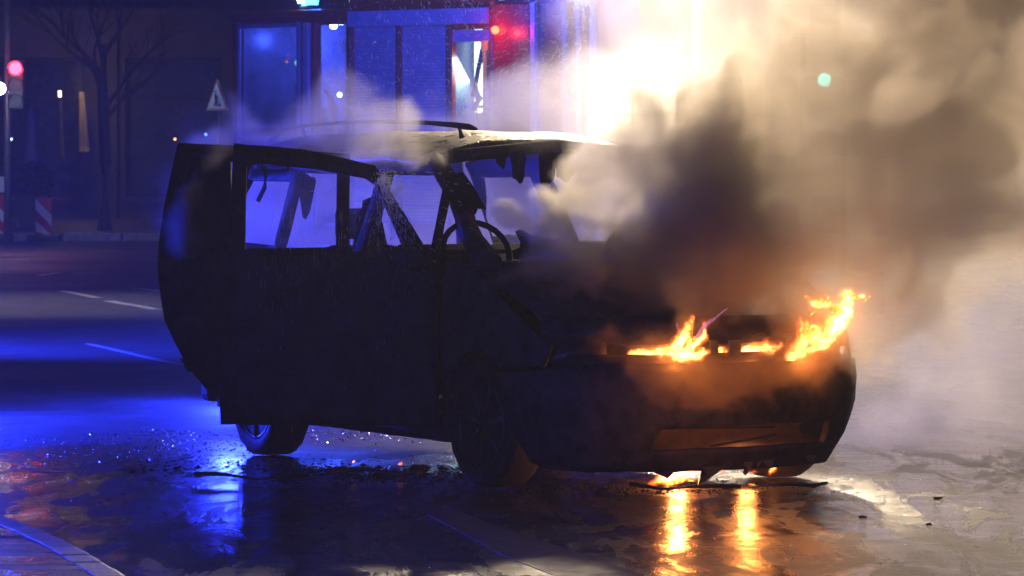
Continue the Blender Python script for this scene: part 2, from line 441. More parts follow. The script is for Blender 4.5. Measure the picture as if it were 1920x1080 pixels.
# bare street tree
tr = empty('street_tree', (at(196, 440, 85).x, 85, .13)); tag(tr, 'bare dark street tree between the curtain and the burning car', 'tree')
bm = bmesh.new(); tube(bm, [(0, 0, 0), (.02, 0, 1.2), (-.03, 0, 2.4), (0, .02, 3.2)], [.14, .11, .09, .07], 10); link('trunk', bm, M['bark'], tr, True)
bm = bmesh.new(); r = random.Random(4)
def branch(p, d, L, rad, lvl):
    q = p + d * L; m_ = p.lerp(q, .5) + Vector((r.uniform(-1, 1), r.uniform(-1, 1), r.uniform(0, 1))) * L * .08
    tube(bm, [p, m_, q], [rad, rad * .8, rad * .55], 5)
    if lvl:
        for _ in range(3):
            nd_ = (d + Vector((r.uniform(-.8, .8), r.uniform(-.6, .6), r.uniform(-.1, .6)))).normalized()
            branch(q if r.random() < .6 else m_, nd_, L * .68, rad * .5, lvl - 1)
for k in range(7):
    a = k * .9; branch(Vector((0, 0, 1.9 + k * .19)), Vector((math.cos(a), math.sin(a) * .5, .9)).normalized(), .95, .045, 3)
link('crown', bm, M['bark'], tr)

# ------------------------------------------------------------------ signals, beacons, signs
def signal(px_pole, px_head, py_red, d, lit, col, strength, label, group=None):
    base = at(px_pole, 300, d); hx = at(px_head, py_red, d)
    t = empty('traffic_light', (base.x, d, .13)); tag(t, label, 'traffic light', group)
    bm = bmesh.new(); tube(bm, [(0, 0, 0), (0, 0, 3.9)], .055, 12); link('pole', bm, M['grey'], t, True)
    dx = hx.x - base.x; z0 = hx.z - .13
    idx = lit; top = z0 + idx * .26
    h = B('housing', (dx, 0, top - .26), (.27, .16, .80), M['black'], t, bev=.03)
    for zz in (top - .02, top - .5):
        bm = bmesh.new(); tube(bm, [(0, 0, zz), (dx, .04, zz)], .018, 6); link('bracket', bm, M['black'], t)
    for k in range(3):
        cz = top - k * .26
        bm = bmesh.new(); lathe(bm, [(.1, -.10), (.105, -.07), (.105, -.05)], 'Y', 20, Matrix.Translation((dx, 0, cz)))
        link('lens', bm, emit('lit_lens', col, strength) if k == lit else M['black'], t)
        bm = bmesh.new(); n = 12
        for i in range(n):      # hood
            a0, a1 = math.pi * (i / n), math.pi * ((i + 1) / n)
            q = [Vector((dx + .115 * math.cos(a), y, cz + .115 * math.sin(a))) for a, y in ((a0, -.08), (a1, -.08), (a1, -.22), (a0, -.22))]
            bm.faces.new([bm.verts.new(v) for v in q])
        bmesh.ops.remove_doubles(bm, verts=bm.verts[:], dist=1e-4); bmesh.ops.solidify(bm, geom=bm.faces[:], thickness=.006)
        link('hood', bm, M['black'], t)
    return t
signal(14, 30, 128, 79, 0, (1, .005, .010), 90, 'traffic light at the left edge showing red')
lamp('red_signal_light', 'POINT', at(30, 128, 78.4), 14, (1, .01, .03), .1)
signal(1575, 1545, 150, 76, 2, (.0, .80, .66), 26, 'traffic light glowing green through the dense brown smoke')
# white lamp on the same side
wl = empty('street_light', (at(-14, 300, 77).x, 77, .13)); tag(wl, 'bluish white lamp on a slim post at the left edge below the red signal', 'street light')
p = at(-1, 166, 77)
bm = bmesh.new(); tube(bm, [(0, 0, 0), (0, 0, p.z - .2), (.04, 0, p.z + .02), (p.x - wl.location.x, 0, p.z + .05)], .03, 8); link('post', bm, M['grey'], wl, True)
bm = bmesh.new(); bmesh.ops.create_icosphere(bm, subdivisions=3, radius=.09, matrix=Matrix.Translation((p.x - wl.location.x, 0, p.z - .13))); link('globe', bm, emit('lamp_globe', (.45, .62, 1), 120), wl, True)
lamp('street_light_glow', 'POINT', (p.x - .35, 76.2, p.z), 30, (.75, .85, 1), .12)
# striped guide beacons
def guide(px, py0, py1, d, label, plate=False):
    w = .28; a = at(px, py0, d); b = at(px, py1, d); zt, zb = a.z, b.z; h = zt - zb
    t = empty('guide_beacon', (a.x, d, 0)); tag(t, label, 'guide beacon', 'red and white guide beacons')
    board = B('board', (0, 0, (zt + zb) / 2), (w, .04, h), M['redfoil'], t, bev=.012)
    def stripe_poly(k):
        # white diagonal band sloping down to the right, clipped to the board
        z0 = zt - .02 - k * .36; pts = [(-w / 2, z0), (w / 2, z0 - .27), (w / 2, z0 - .45), (-w / 2, z0 - .18)]
        pts = [(x, min(max(z, zb + .01), zt - .01)) for x, z in pts]
        bm = bmesh.new(); f = [bm.verts.new((x * .94, -.0235, z)) for x, z in pts]; g = [bm.verts.new((x * .94, -.021, z)) for x, z in pts]
        bm.faces.new(f)
        for i in range(4): bm.faces.new((g[i], g[(i + 1) % 4], f[(i + 1) % 4], f[i]))
        link('white_stripe', bm, M['whitefoil'], t)
    stripe_poly(0); stripe_poly(1)
    B('foot', (0, 0, .06), (.55, .35, .12), M['black'], t, bev=.02)
    B('post', (0, .03, zb / 2 + .06), (.05, .04, zb + .1), M['black'], t)
    if plate:
        B('plate', (0.04, 0, zt + .17), (.22, .02, .26), M['whitefoil'], t)
    return t
guide(82, 371, 443, 82, 'right guide beacon with red and white diagonal stripes')
guide(-8, 365, 440, 82, 'leftmost guide beacon cut by the photo edge with small white plate', True)
lamp('junction_lamp_light', 'SPOT', (-8.5, 70, 5.5), 650, (.55, .55, 1.0), .3, target=(-8.2, 82, .6), angle=36, blend=1)
# roadworks triangle
sg = empty('roadworks_sign', (at(408, 300, 75).x, 75, 0), R(-50)); tag(sg, 'triangular roadworks warning sign with a digging figure on a post', 'road sign')
zt = at(408, 147, 75).z; zb = at(408, 207, 75).z; hh = zt - zb; hw = .29
def tri(name, k, y, m, parent):
    cz = zb + hh / 3; pts = [(0, cz + (zt - cz) * k), (-hw * k, cz + (zb - cz) * k), (hw * k, cz + (zb - cz) * k)]
    bm = bmesh.new(); f = [bm.verts.new((x, y, z)) for x, z in pts]; g = [bm.verts.new((x, y + .012, z)) for x, z in pts]
    bm.faces.new(f); bm.faces.new(g[::-1])
    for i in range(3): bm.faces.new((g[i], g[(i + 1) % 3], f[(i + 1) % 3], f[i]))
    return link(name, bm, m, parent)
bd = tri('red_border', 1.0, 0, M['redfoil'], sg); tri('white_field', .78, -.014, M['whitefoil'], sg)
bm = bmesh.new(); yy = -.022
def seg(a, b, w=.022): tube(bm, [(a[0] * .8, yy, zb + (a[1] - zb) * .9), (b[0] * .8, yy, zb + (b[1] - zb) * .9)], w * .34, 6)
z0 = zb + .07
seg((-.07, z0), (-.02, z0 + .11)); seg((.03, z0), (-.02, z0 + .11)); seg((-.02, z0 + .11), (-.04, z0 + .21), .035); seg((-.04, z0 + .19), (.05, z0 + .13)); seg((-.05, z0 + .17), (.06, z0 + .06), .014)
bmesh.ops.create_icosphere(bm, subdivisions=1, radius=.016, matrix=Matrix.Translation((-.03, yy, z0 + .215)))
for k in range(4): seg((.07 + k * .018, z0), (.115, z0 + .055 - abs(k - 2) * .008), .02)
link('digging_figure', bm, M['black'], sg)
bm = bmesh.new(); tube(bm, [(0, .04, 0), (0, .04, zt - .1)], .03, 10); link('post', bm, M['grey'], sg, True)
lamp('sign_blue_fill', 'SPOT', at(330, 120, 66), 700, (.10, .17, 1), .1, target=at(408, 180, 75), angle=20)  # bare spot added to turn the sign blue
# tiny distant lamps
for px, py, d, col, lab in [(328, 261, 92, (1, .35, .08), 'tiny orange marker lamp in the dark left of the car roof'), (386, 252, 90, (.1, .3, 1), 'tiny blue marker lamp just left of the car roof'), (21, 261, 90, (.5, .8, 1), 'tiny pale blue lamp below the white street light')]:
    bm = bmesh.new(); bmesh.ops.create_icosphere(bm, subdivisions=2, radius=.022)
    t = link('marker_lamp', bm, emit('marker_glow', col, 5), None, True, loc=at(px, py, d)); tag(t, lab, 'marker lamp', 'tiny distant lamps')

# ------------------------------------------------------------------ fire engine (local x runs from cab to rear, local y into the body)
PSI = R(50)
fe = empty('fire_engine', (-3.2, 57.0, 0), -PSI); tag(fe, 'red fire engine with roller shutters and blue beacon parked behind the car', 'fire engine')
def du(px): return ((px - 960) * 57 / F + 3.2) / (.643 + .766 * (px - 960) / F)
def dz(px, py): return CAMH + (HOR - py) * (57 - .766 * du(px)) / F
cab_ops = [(.10, 1.22, 1.75, 3.02), (1.55, 2.08, .75, 3.02)]
wall_with_openings('cab_side', -.02, 2.14, .55, 3.13, cab_ops, .06, M['red'], fe)
B('cab_back_side', (1.06, 2.40, 1.84), (2.16, .06, 2.58), M['red'], fe)
B('cab_front', (-.05, 1.22, 1.2), (.06, 2.38, 1.3), M['red'], fe)
B('cab_roof', (1.04, 1.23, 3.165), (2.24, 2.5, .07), M['red'], fe, bev=.02)
B('cab_floor', (1.06, 1.22, .72), (2.1, 2.28, .06), M['grey'], fe)
B('cab_bulkhead', (2.10, 1.22, 1.84), (.05, 2.28, 2.2), M['black'], fe)
w = B('window', (.66, .03, 2.385), (1.12, .02, 1.27), None or M['glassd'], fe)
bm = bmesh.new()
for (cx, cz, sx, sz) in ((.10, 2.385, .05, 1.37), (1.22, 2.385, .05, 1.37), (.66, 3.03, 1.17, .05), (.66, 1.74, 1.17, .05)): box(bm, (cx, -.012, cz), (sx, .03, sz), bev=.01)
link('window_frame', bm, M['grey'], w)
def glass_mat():
    m, nt, out = mat('tinted_glass')
    g = nd(nt, 'ShaderNodeBsdfGlossy'); g.inputs['Color'].default_value = (.8, .85, 1, 1); g.inputs['Roughness'].default_value = .03
    t = nd(nt, 'ShaderNodeBsdfTransparent'); t.inputs[0].default_value = (.6, .65, .7, 1)
    mx = nd(nt, 'ShaderNodeMixShader'); mx.inputs[0].default_value = .14
    nt.links.new(t.outputs[0], mx.inputs[1]); nt.links.new(g.outputs[0], mx.inputs[2]); nt.links.new(mx.outputs[0], out.inputs[0]); return m
M['glass'] = glass_mat(); w.data.materials[0] = M['glass']
# things seen through the cab window: seats, dashboard lights
for k, (ux, uy) in enumerate([(.45, .55), (.45, 1.8)]):
    B('seat', (ux, uy, 1.35), (.5, .5, .14), M['black'], fe, bev=.04); B('seat_back', (ux + .24, uy, 1.75), (.12, .46, .7), M['black'], fe, bev=.04)
B('dashboard', (.08, 1.2, 1.62), (.3, 2.0, .28), M['black'], fe, bev=.03)
for px, py, col, st, sz in [(545, 48, (.7, .85, 1), 14, .045), (478, 118, (.3, .9, .6), 2.2, .035), (482, 104, (.6, .9, .9), 2.5, .03), (458, 116, (1, .25, .05), 1.8, .018), (461, 103, (1, .1, .1), 1, .012), (556, 178, (.5, .95, 1), 9, .03), (636, 60, (1, .95, .8), 16, .05)]:
    bm = bmesh.new(); bmesh.ops.create_icosphere(bm, subdivisions=2, radius=sz)
    u = du(px); o = link('cab_light', bm, emit('cab_light_glow', col, st), fe, True); o.location = (u + .35, .35, dz(px, py))
bm = bmesh.new(); tube(bm, [(1.15, .25, dz(556, 120)), (1.2, .25, dz(556, 150)), (1.15, .25, dz(556, 195))], [.05, .07, .03], 8); link('hivis_jacket', bm, M['hivis'], fe, True)
B('cab_lining', (1.04, 2.33, 2.3), (2.0, .03, 1.5), M['concrete'], fe)
B('cab_lining', (2.05, 1.22, 2.3), (.03, 2.1, 1.5), M['concrete'], fe)
lamp('cab_blue_fill', 'POINT', (0, 0, 0), 110, (.05, .10, 1), .05).parent = fe  # lamp added inside the cab so its window shows blue
bpy.data.objects['cab_blue_fill'].location = (.7, 1.0, 2.9)
m, nt, out = mat('light_catching_glass')  # pale film added to the windscreen to catch the blue cab light
d_ = nd(nt, 'ShaderNodeBsdfPrincipled'); d_.inputs['Base Color'].default_value = (.35, .36, .38, 1); d_.inputs['Roughness'].default_value = .25
t_ = nd(nt, 'ShaderNodeBsdfTransparent'); mx = nd(nt, 'ShaderNodeMixShader'); nt.links.new(ramp(nt, noise(nt, 3, 4, .6), [(.35, g3(.35)), (.7, g3(.85))]), mx.inputs[0])
nt.links.new(t_.outputs[0], mx.inputs[1]); nt.links.new(d_.outputs[0], mx.inputs[2]); nt.links.new(mx.outputs[0], out.inputs[0])
B('windscreen', (-.04, 1.22, 2.47), (.012, 2.3, 1.22), m, fe)
for v_ in (.06, 2.38): B('windscreen_post', (-.05, v_, 2.47), (.06, .08, 1.26), M['red'], fe)
# open crew door, grab rail
bm = bmesh.new(); z1 = dz(620, 175); tube(bm, [(1.78, -.06, z1 + .02), (1.88, -.08, z1 - .02), (1.97, -.08, z1 - .18), (1.99, -.08, z1 - .5), (1.99, -.06, 1.2)], .025, 8); link('grab_rail', bm, M['orange'], fe, True)
B('door_post', (1.40, -.03, 1.85), (.10, .05, 2.4), M['silver'], fe, bev=.01)
B('door_edge', (1.52, -.02, 1.85), (.03, .05, 2.4), M['red'], fe)
B('red_tape', (1.75, .35, dz(622, 113)), (.12, .02, .05), M['redfoil'], fe)
# body
wall_with_openings('body_side', 2.16, 7.0, .55, 3.25, [(2.2, 3.0, .8, 3.0), (3.06, 3.88, .8, 3.0), (3.96, 4.60, .8, 2.93)], .05, M['red'], fe)
B('body_far_side', (4.6, 2.42, 1.9), (4.84, .05, 2.7), M['red'], fe)
B('body_roof', (4.6, 1.22, 3.40), (4.88, 2.5, .3), M['red'], fe, bev=.02)
B('roof_band', (3.4, -.04, dz(750, 34)), (2.45, .03, .17), M['silver'], fe)
B('body_rear', (7.03, 1.22, 1.9), (.05, 2.44, 2.7), M['red'], fe)
B('locker_divider', (3.92, .35, 1.85), (.03, .7, 2.2), M['grey'], fe); B('locker_divider', (4.64, .35, 1.85), (.03, .7, 2.2), M['grey'], fe)
M['lockerwhite'] = simple('locker_white', (.75, .8, .8), (.65, .7, .72), rough=.5)
B('locker_back', (4.28, .66, 1.85), (.7, .03, 2.2), M['grey'], fe)
B('shutter_box', (4.28, .12, 2.86), (.66, .2, .13), M['silver'], fe)
for (u0, u1) in ((2.2, 3.0), (3.06, 3.88)):
    bm = bmesh.new(); n = 62; pr = []
    for i in range(n * 2 + 1):
        z = .8 + 2.2 * i / (n * 2); yv = .03 - (.010 if i % 2 else 0)
        pr.append((bm.verts.new((u0, yv, z)), bm.verts.new((u1, yv, z))))
    for a, b in zip(pr, pr[1:]): bm.faces.new((a[0], a[1], b[1], b[0]))
    link('roller_shutter', bm, M['silver'], fe)
    B('shutter_rail', (u1 + .02, -.012, 1.9), (.035, .03, 2.24), M['black'], fe)
B('shutter_rail', (2.17, -.012, 1.9), (.035, .03, 2.24), M['black'], fe)
# lit locker contents
B('locker_lamp', (4.05, .30, dz(862, 130)), (.10, .05, .95), emit('locker_tube', (.62, .95, 1), 3.2), fe, bev=.02)
B('locker_shelf', (4.28, .4, dz(870, 200)), (.62, .45, .03), M['silver'], fe)
bm = bmesh.new(); zc = dz(875, 100); tube(bm, [(4.44, .1, zc + .3), (4.36, .12, zc + .1), (4.27, .12, zc - .15), (4.22, .12, zc - .35), (4.25, .12, zc - .8)], [.02, .03, .03, .025, .02], 8); link('hose', bm, M['black'], fe, True)
bm = bmesh.new(); zc = dz(880, 180); tube(bm, [(4.2, .1, zc), (4.25, .1, zc + .12), (4.32, .1, zc - .02), (4.2, .1, zc - .15)], .03, 8); link('coupling', bm, M['black'], fe, True)
lamp('locker_light', 'AREA', (0, 0, 0), 20, (.6, .95, 1), .3).parent = fe; bpy.data.objects['locker_light'].location = (4.1, .25, 2.5); bpy.data.objects['locker_light'].rotation_euler = (R(60), 0, R(200))
bm = bmesh.new(); zc = dz(910, 95); tube(bm, [(4.55, -.03, zc + .05), (4.56, -.03, zc - .4)], .02, 8); box(bm, (4.55, -.03, zc + .05), (.10, .04, .12), bev=.02); link('hivis_strap', bm, M['hivis'], fe)
# rear marker light and pillars
B('light_panel', (5.02, -.02, dz(955, 80)), (.62, .05, .85), M['red'], fe, bev=.02)
bm = bmesh.new(); bmesh.ops.create_icosphere(bm, subdivisions=2, radius=.045); o = link('red_lamp', bm, emit('red_lamp_glow', (1, .05, .02), 14), fe, True); o.location = (du(941), -.09, dz(941, 57))
l = lamp('red_lamp_light', 'POINT', (0, 0, 0), 11, (1, .02, .02), .04); l.parent = fe; l.location = (du(945), -.28, dz(941, 62))
for u in (5.38, 5.9, 6.35): B('body_pillar', (u, -.03, 1.9), (.07, .05, 2.6), M['silver'] if u != 5.9 else M['grey'], fe)
B('ladder_rail', (6.15, -.06, 1.9), (.05, .04, 2.5), M['grey'], fe)
# beacon
bc = dz(562, 14)
bm = bmesh.new(); lathe(bm, [(.12, 0), (.12, .05), (.10, .06)], 'Z', 20); o = link('beacon_base', bm, M['black'], fe, True); o.location = (du(562), .15, 3.2)
bm = bmesh.new(); lathe(bm, [(.09, 0), (.1, .08), (.085, .17), (.05, .21)], 'Z', 20); o = link('beacon_dome', bm, emit('beacon_blue', (.02, .22, 1), 25), fe, True); o.location = (du(562), .15, 3.26)
bm = bmesh.new(); lathe(bm, [(.03, 0), (.045, .05), (.03, .1)], 'Z', 12); o = link('beacon_lamp', bm, emit('beacon_core', (.35, .9, 1), 60), fe, True); o.location = (du(562), .02, 3.28)
# chassis and wheels
B('chassis', (3.5, 1.2, .5), (6.8, 1.6, .2), M['black'], fe)
def fe_wheel(u, v):
    bm = bmesh.new(); lathe(bm, [(.28, -.14), (.47, -.15), (.5, -.1), (.5, .1), (.47, .15), (.28, .14)], 'Y', 28); t_ = link('wheel', bm, M['tyre'], fe, True); t_.location = (u, v, .5)
    bm = bmesh.new(); lathe(bm, [(.08, -.17), (.2, -.13), (.27, -.12), (.27, .1)], 'Y', 20); link('rim', bm, M['grey'], t_, True)
for u in (.9, 5.2):
    for v in (.17, 2.25): fe_wheel(u, v)

# ------------------------------------------------------------------ floodlight tripod behind the smoke
fl = empty('floodlight_tripod', (FLOOD.x, FLOOD.y, 0)); tag(fl, 'glaring work floodlights on a tripod behind the white smoke', 'floodlight')
bm = bmesh.new(); tube(bm, [(0, 0, .4), (0, 0, FLOOD.z + .2)], .025, 8); link('mast', bm, M['grey'], fl)
for k in range(3):
    a = k * 2.094 + .4; bm = bmesh.new(); tube(bm, [(0, 0, .9), (math.cos(a) * .6, math.sin(a) * .6, .02)], .016, 6); link('leg', bm, M['grey'], fl)
M['floodlens'] = emit('floodlight_lens', (1, .86, .62), 12)
for ix in (-.166, .166):
    for iz in (-.119, .119):
        h = B('lamp_head', (ix, -.05, FLOOD.z + iz), (.328, .12, .234), M['grey'], fl, bev=.004)
        B('lens', (ix, -.115, FLOOD.z + iz), (.322, .01, .228), M['floodlens'], h)
# blue lamp behind the car, plus three unseen ones added off the left edge
for P_, lab in ((BLUE2, 'portable blue warning lamp on a stand behind the open rear door'), (ROAD_FILL, 'unseen blue lamp added beyond the left edge to light the far road'), (NEAR_FILL, 'unseen blue lamp added beyond the left edge to tint the near road'), (BODY_FILL, 'unseen blue lamp added beyond the left edge to lift the car body')):
    wb = empty('blue_lamp', (P_.x, P_.y + .18, 0)); tag(wb, lab, 'warning lamp', 'blue warning lamps on the road')
    bm = bmesh.new(); tube(bm, [(0, 0, 0), (0, 0, P_.z)], .03, 8); link('stand', bm, M['black'], wb)
    bm = bmesh.new(); lathe(bm, [(.09, -.1), (.09, .05), (.05, .12)], 'Z', 16, Matrix.Translation((0, 0, P_.z))); link('dome', bm, emit('warning_blue', (.02, .1, 1), 8), wb, True)
# unseen light masts added as stands for the two smoke-lighting spots
lm = empty('added_light_mast', (9.5, 46.25, 0)); tag(lm, 'unseen light mast added beyond the right edge to brighten the mist', 'light mast', 'added light masts')
bm = bmesh.new(); tube(bm, [(0, 0, 0), (0, 0, 3.0), (0, 0, 6.1)], [.07, .05, .035], 10); link('mast', bm, M['grey'], lm, True)
for sx in (-.45, .45): B('lamp_head', (sx, 0, 6.3), (.42, .16, .34), M['black'], lm, bev=.03)
lm = empty('added_light_mast', (BACKLIGHT[0], BACKLIGHT[1] + .25, 0)); tag(lm, 'light mast added behind the white steam, its unseen head backlighting smoke and roof', 'light mast', 'added light masts')
bm = bmesh.new(); tube(bm, [(0, 0, 0), (0, 0, 3.0), (0, 0, 6.2)], [.07, .05, .035], 10); link('mast', bm, M['grey'], lm, True)
for sx in (-.45, .45): B('lamp_head', (sx, 0, BACKLIGHT[2]), (.42, .16, .34), M['black'], lm, bev=.03)
# street lamp lighting the far road, just outside the frame
sp = empty('street_lamp', (-10.4, 52, 0)); tag(sp, 'tall street lamp beyond the left edge lighting the far road', 'street lamp')
bm = bmesh.new(); tube(bm, [(0, 0, 0), (0, 0, 7.6), (.5, 0, 8.1), (1.3, 0, 8.2)], [.08, .06, .05, .04], 10); link('post', bm, M['grey'], sp, True)
B('lamp_head', (1.45, 0, 8.17), (.6, .25, .1), M['grey'], sp, bev=.03)
# ------------------------------------------------------------------ the burning car; local x forward, y to its left
PHI = R(-63.1)
car = empty('burning_car', (0.023, 26.665, 0), PHI); tag(car, 'burnt out dark people carrier with both near doors open and flames in its front', 'car')
# plan outline of the shell: right half from the nose centre backwards
plan = []
def sup(t):     # corner from nose centre to the side, superellipse
    a = t * math.pi / 2
    return (1.50 + .86 * math.cos(a) ** .55 if math.cos(a) > 0 else 1.5, -.94 * math.sin(a) ** .62 if math.sin(a) > 0 else 0)
for i in range(0, 61): plan.append(sup(i / 60))
for i in range(1, 36):
    x = 1.5 - i * .1; plan.append((x, -.94 if x > -1.6 else -.94 + .10 * ((-1.6 - x) / .7) ** 2))
SL = [0.0]
for a, b in zip(plan, plan[1:]): SL.append(SL[-1] + math.hypot(b[0] - a[0], b[1] - a[1]))
SL_a = np.array(SL); PX = np.array([p[0] for p in plan]); PY = np.array([p[1] for p in plan])
def s_of_x(x):
    return float(np.interp(-x, -PX[30:], SL_a[30:]))
def inset(z, s):
    low = .10 * max(0, (.42 - z) / .30) ** 1.6
    mid = .03 * ((z - .72) / .4) ** 2 if z < 1.12 else .03
    up = 0 if z < 1.15 else (z - 1.15) * .40 + .9 * max(0, z - 1.58) ** 2 * 3
    front = 0
    if s < 1.15: front = .34 * max(0, (z - .62) / .35) ** 1.3 * (1 - max(0, (s - .55) / .6))
    return low + mid + up + max(0, front)
def shell(s, z, side=1):
    """side=1 right (-y), side=-1 left"""
    sg_ = side
    if s < 0: s = -s; sg_ = -side
    x = float(np.interp(s, SL_a, PX)); y = float(np.interp(s, SL_a, PY))
    e = .01
    x2 = float(np.interp(s + e, SL_a, PX)); y2 = float(np.interp(s + e, SL_a, PY)); x1 = float(np.interp(max(0, s - e), SL_a, PX)); y1 = float(np.interp(max(0, s - e), SL_a, PY))
    tx, ty = x2 - x1, y2 - y1; L = math.hypot(tx, ty) or 1
    nx, ny = -ty / L, tx / L                   # outward normal (nose: +x, side: -y)
    if s < e: nx, ny = 1, 0
    k = inset(z, s); x -= nx * k; y -= ny * k
    return Vector((x, y * sg_, z))
def side_fn(side): return lambda x, z: shell(s_of_x(x), z, side)
def arch(cx, r, z0, zc=.33, n=14, rev=False):
    a0 = math.asin(max(-1, min(1, (z0 - zc) / r)))
    pts = [(cx + r * math.cos(a), zc + r * math.sin(a)) for a in np.linspace(a0, math.pi - a0, n)]
    return pts[::-1] if rev else pts
FA, RA = 1.40, -1.41
SILL = .20
# right side: front wing
wing = [(.98, SILL)] + [p for p in arch(FA, .37, SILL, n=22, rev=True) if not (p[0] > 1.5 and p[1] < .60)] + [(1.66, .625), (2.04, .645), (2.07, .75), (1.80, .90), (1.42, 1.07), (1.30, 1.13), (.98, 1.14)]
for side, nm in ((1, 'front_wing'), (-1, 'front_wing')):
    link(nm, skin(wing, [], side_fn(side), .012, (.12, .1), jitter=.004), M['char'], car, True)
# right side: sill, B pillar, rear quarter round the two open door apertures; left side whole with closed doors
rightbody = [(.98, SILL)] + [(.98, .33), (.02, .34), (.0, 1.1), (-.04, 1.60), (.45, 1.62), (.45, 1.685), (-2.0, 1.70), (-2.24, 1.45), (-2.28, .9), (-2.25, .30)] + arch(RA, .37, .30) [::-1] + [(-1.03, SILL)]
# outline is split into clean convex-ish parts instead
def part(name, pts, holes=(), m=None, side=1, th=.02, step=(.12, .12), parent=None, jit=.003):
    return link(name, skin(pts, holes, side_fn(side), th, step, jit), m or M['char'], parent or car, True)
def roofz(x): return 1.665 - .05 * max(0, x + .2) ** 2 - .03 * max(0, -1.4 - x) ** 2
part('sill', [(.98, SILL), (.98, .34), (-1.02, .34), (-1.04, SILL)], th=.07)
part('centre_pillar', [(.02, .34), (-.02, 1.15), (-.10, 1.60), (-.19, 1.60), (-.14, 1.15), (-.14, .34)], th=.05)
part('roof_side', [(.52, 1.60), (.40, 1.675), (-2.0, 1.68), (-2.1, 1.58), (-1.9, 1.60)], th=.05)
quarter = [(-1.02, .34), (-1.10, 1.15), (-1.22, 1.60), (-1.9, 1.61), (-2.08, 1.60), (-2.22, 1.2), (-2.27, .9), (-2.25, .30)] + arch(RA, .37, .32, rev=False)[::-1]
quarter = [(-1.02, .34), (-1.08, 1.15), (-1.20, 1.605), (-2.08, 1.605), (-2.22, 1.2), (-2.27, .9), (-2.25, .30), (-1.80, .30)] + [p for p in arch(RA, .38, .34)[::-1]]
part('rear_quarter', quarter, [[(-1.20, 1.18), (-1.29, 1.54), (-1.94, 1.54), (-2.10, 1.20)]], th=.03)
# left side, doors closed
leftb = [(.98, SILL), (-1.03, SILL)] + arch(RA, .38, .24) + [(-2.24, .28), (-2.27, .9), (-2.22, 1.2), (-2.08, 1.60), (-2.0, 1.68), (.40, 1.675), (.52, 1.62), (1.30, 1.16), (.98, 1.13)]
# arch() runs front to back when cx+r first, so it follows (-1.03)
holesL = [[(.90, 1.18), (.86, 1.28), (.40, 1.57), (-.06, 1.59), (-.06, 1.18)], [(-.18, 1.18), (-.20, 1.59), (-1.12, 1.59), (-1.05, 1.18)], [(-1.22, 1.18), (-1.30, 1.55), (-1.94, 1.54), (-2.08, 1.20)], [(1.18, 1.175), (.99, 1.18), (.96, 1.27)]]
part('left_side', leftb, holesL, side=-1, th=.04)
# A pillars: burnt tube with ragged lining, and the upright bar of the quarter window
def lp(x, z, side=1, off=0.0):
    v = shell(s_of_x(x), z, side); v.y += off * side; return v
for side in (1, -1):
    bm = bmesh.new()
    path = [lp(1.36, 1.12, side, .06), lp(1.12, 1.27, side, .03), lp(.86, 1.44, side, .02), lp(.62, 1.58, side, .01), lp(.44, 1.655, side, .0)]
    tube(bm, path, [.085, .058, .048, .046, .05], 8)
    r = random.Random(5 + side)
    for v in bm.verts: v.co += Vector((r.gauss(0, 1), r.gauss(0, 1), r.gauss(0, 1))) * .006
    link('windscreen_pillar', bm, M['char'], car)
    bm = bmesh.new(); tube(bm, [lp(.80, 1.12, side, .02), lp(.74, 1.32, side, .02), lp(.66, 1.56, side, .02)], [.032, .026, .03], 6)
    link('quarter_window_bar', bm, M['char'], car)
def prism(pts, off):
    bm = bmesh.new(); a = [bm.verts.new(p) for p in pts]; b = [bm.verts.new(Vector(p) + off) for p in pts]; n = len(a)
    bm.faces.new(a); bm.faces.new(b[::-1])
    for i in range(n): bm.faces.new((b[i], b[(i + 1) % n], a[(i + 1) % n], a[i]))
    bmesh.ops.triangulate(bm, faces=[f for f in bm.faces if len(f.verts) > 4], ngon_method='EAR_CLIP')
    bmesh.ops.recalc_face_normals(bm, faces=bm.faces[:]); return bm
# ragged lining hanging off the A pillar
def rag(name, pts3, th, m, parent):
    return link(name, prism(pts3, Vector((-.89, .45, 0)) * th), m, parent)
LOC = car.matrix_basis if False else (Matrix.Translation(car.location) @ Matrix.Rotation(PHI, 4, 'Z'))
INV = LOC.inverted()
def cl(px, py, d): return INV @ at(px, py, d)
r = random.Random(9)
def ragged(pxs, d, seed, amp=3, n=4):
    out = []
    for i, (a, b) in enumerate(zip(pxs, pxs[1:] + pxs[:1])):
        out.append(a)
        if len(a) > 2: continue
        out += jag(a, b, n, amp, seed + i)
    return [cl(p[0], p[1], d) for p in out]
rag('hanging_lining', ragged([(835, 335), (868, 322), (912, 392), (898, 392), (884, 388), (868, 374), (848, 380), (838, 372)], 25.35, 3), .01, M['char_int'], car)
rag('hanging_lining', ragged([(850, 384), (896, 392), (888, 402), (868, 404), (856, 398)], 25.38, 8, 4), .01, M['char_int'], car)
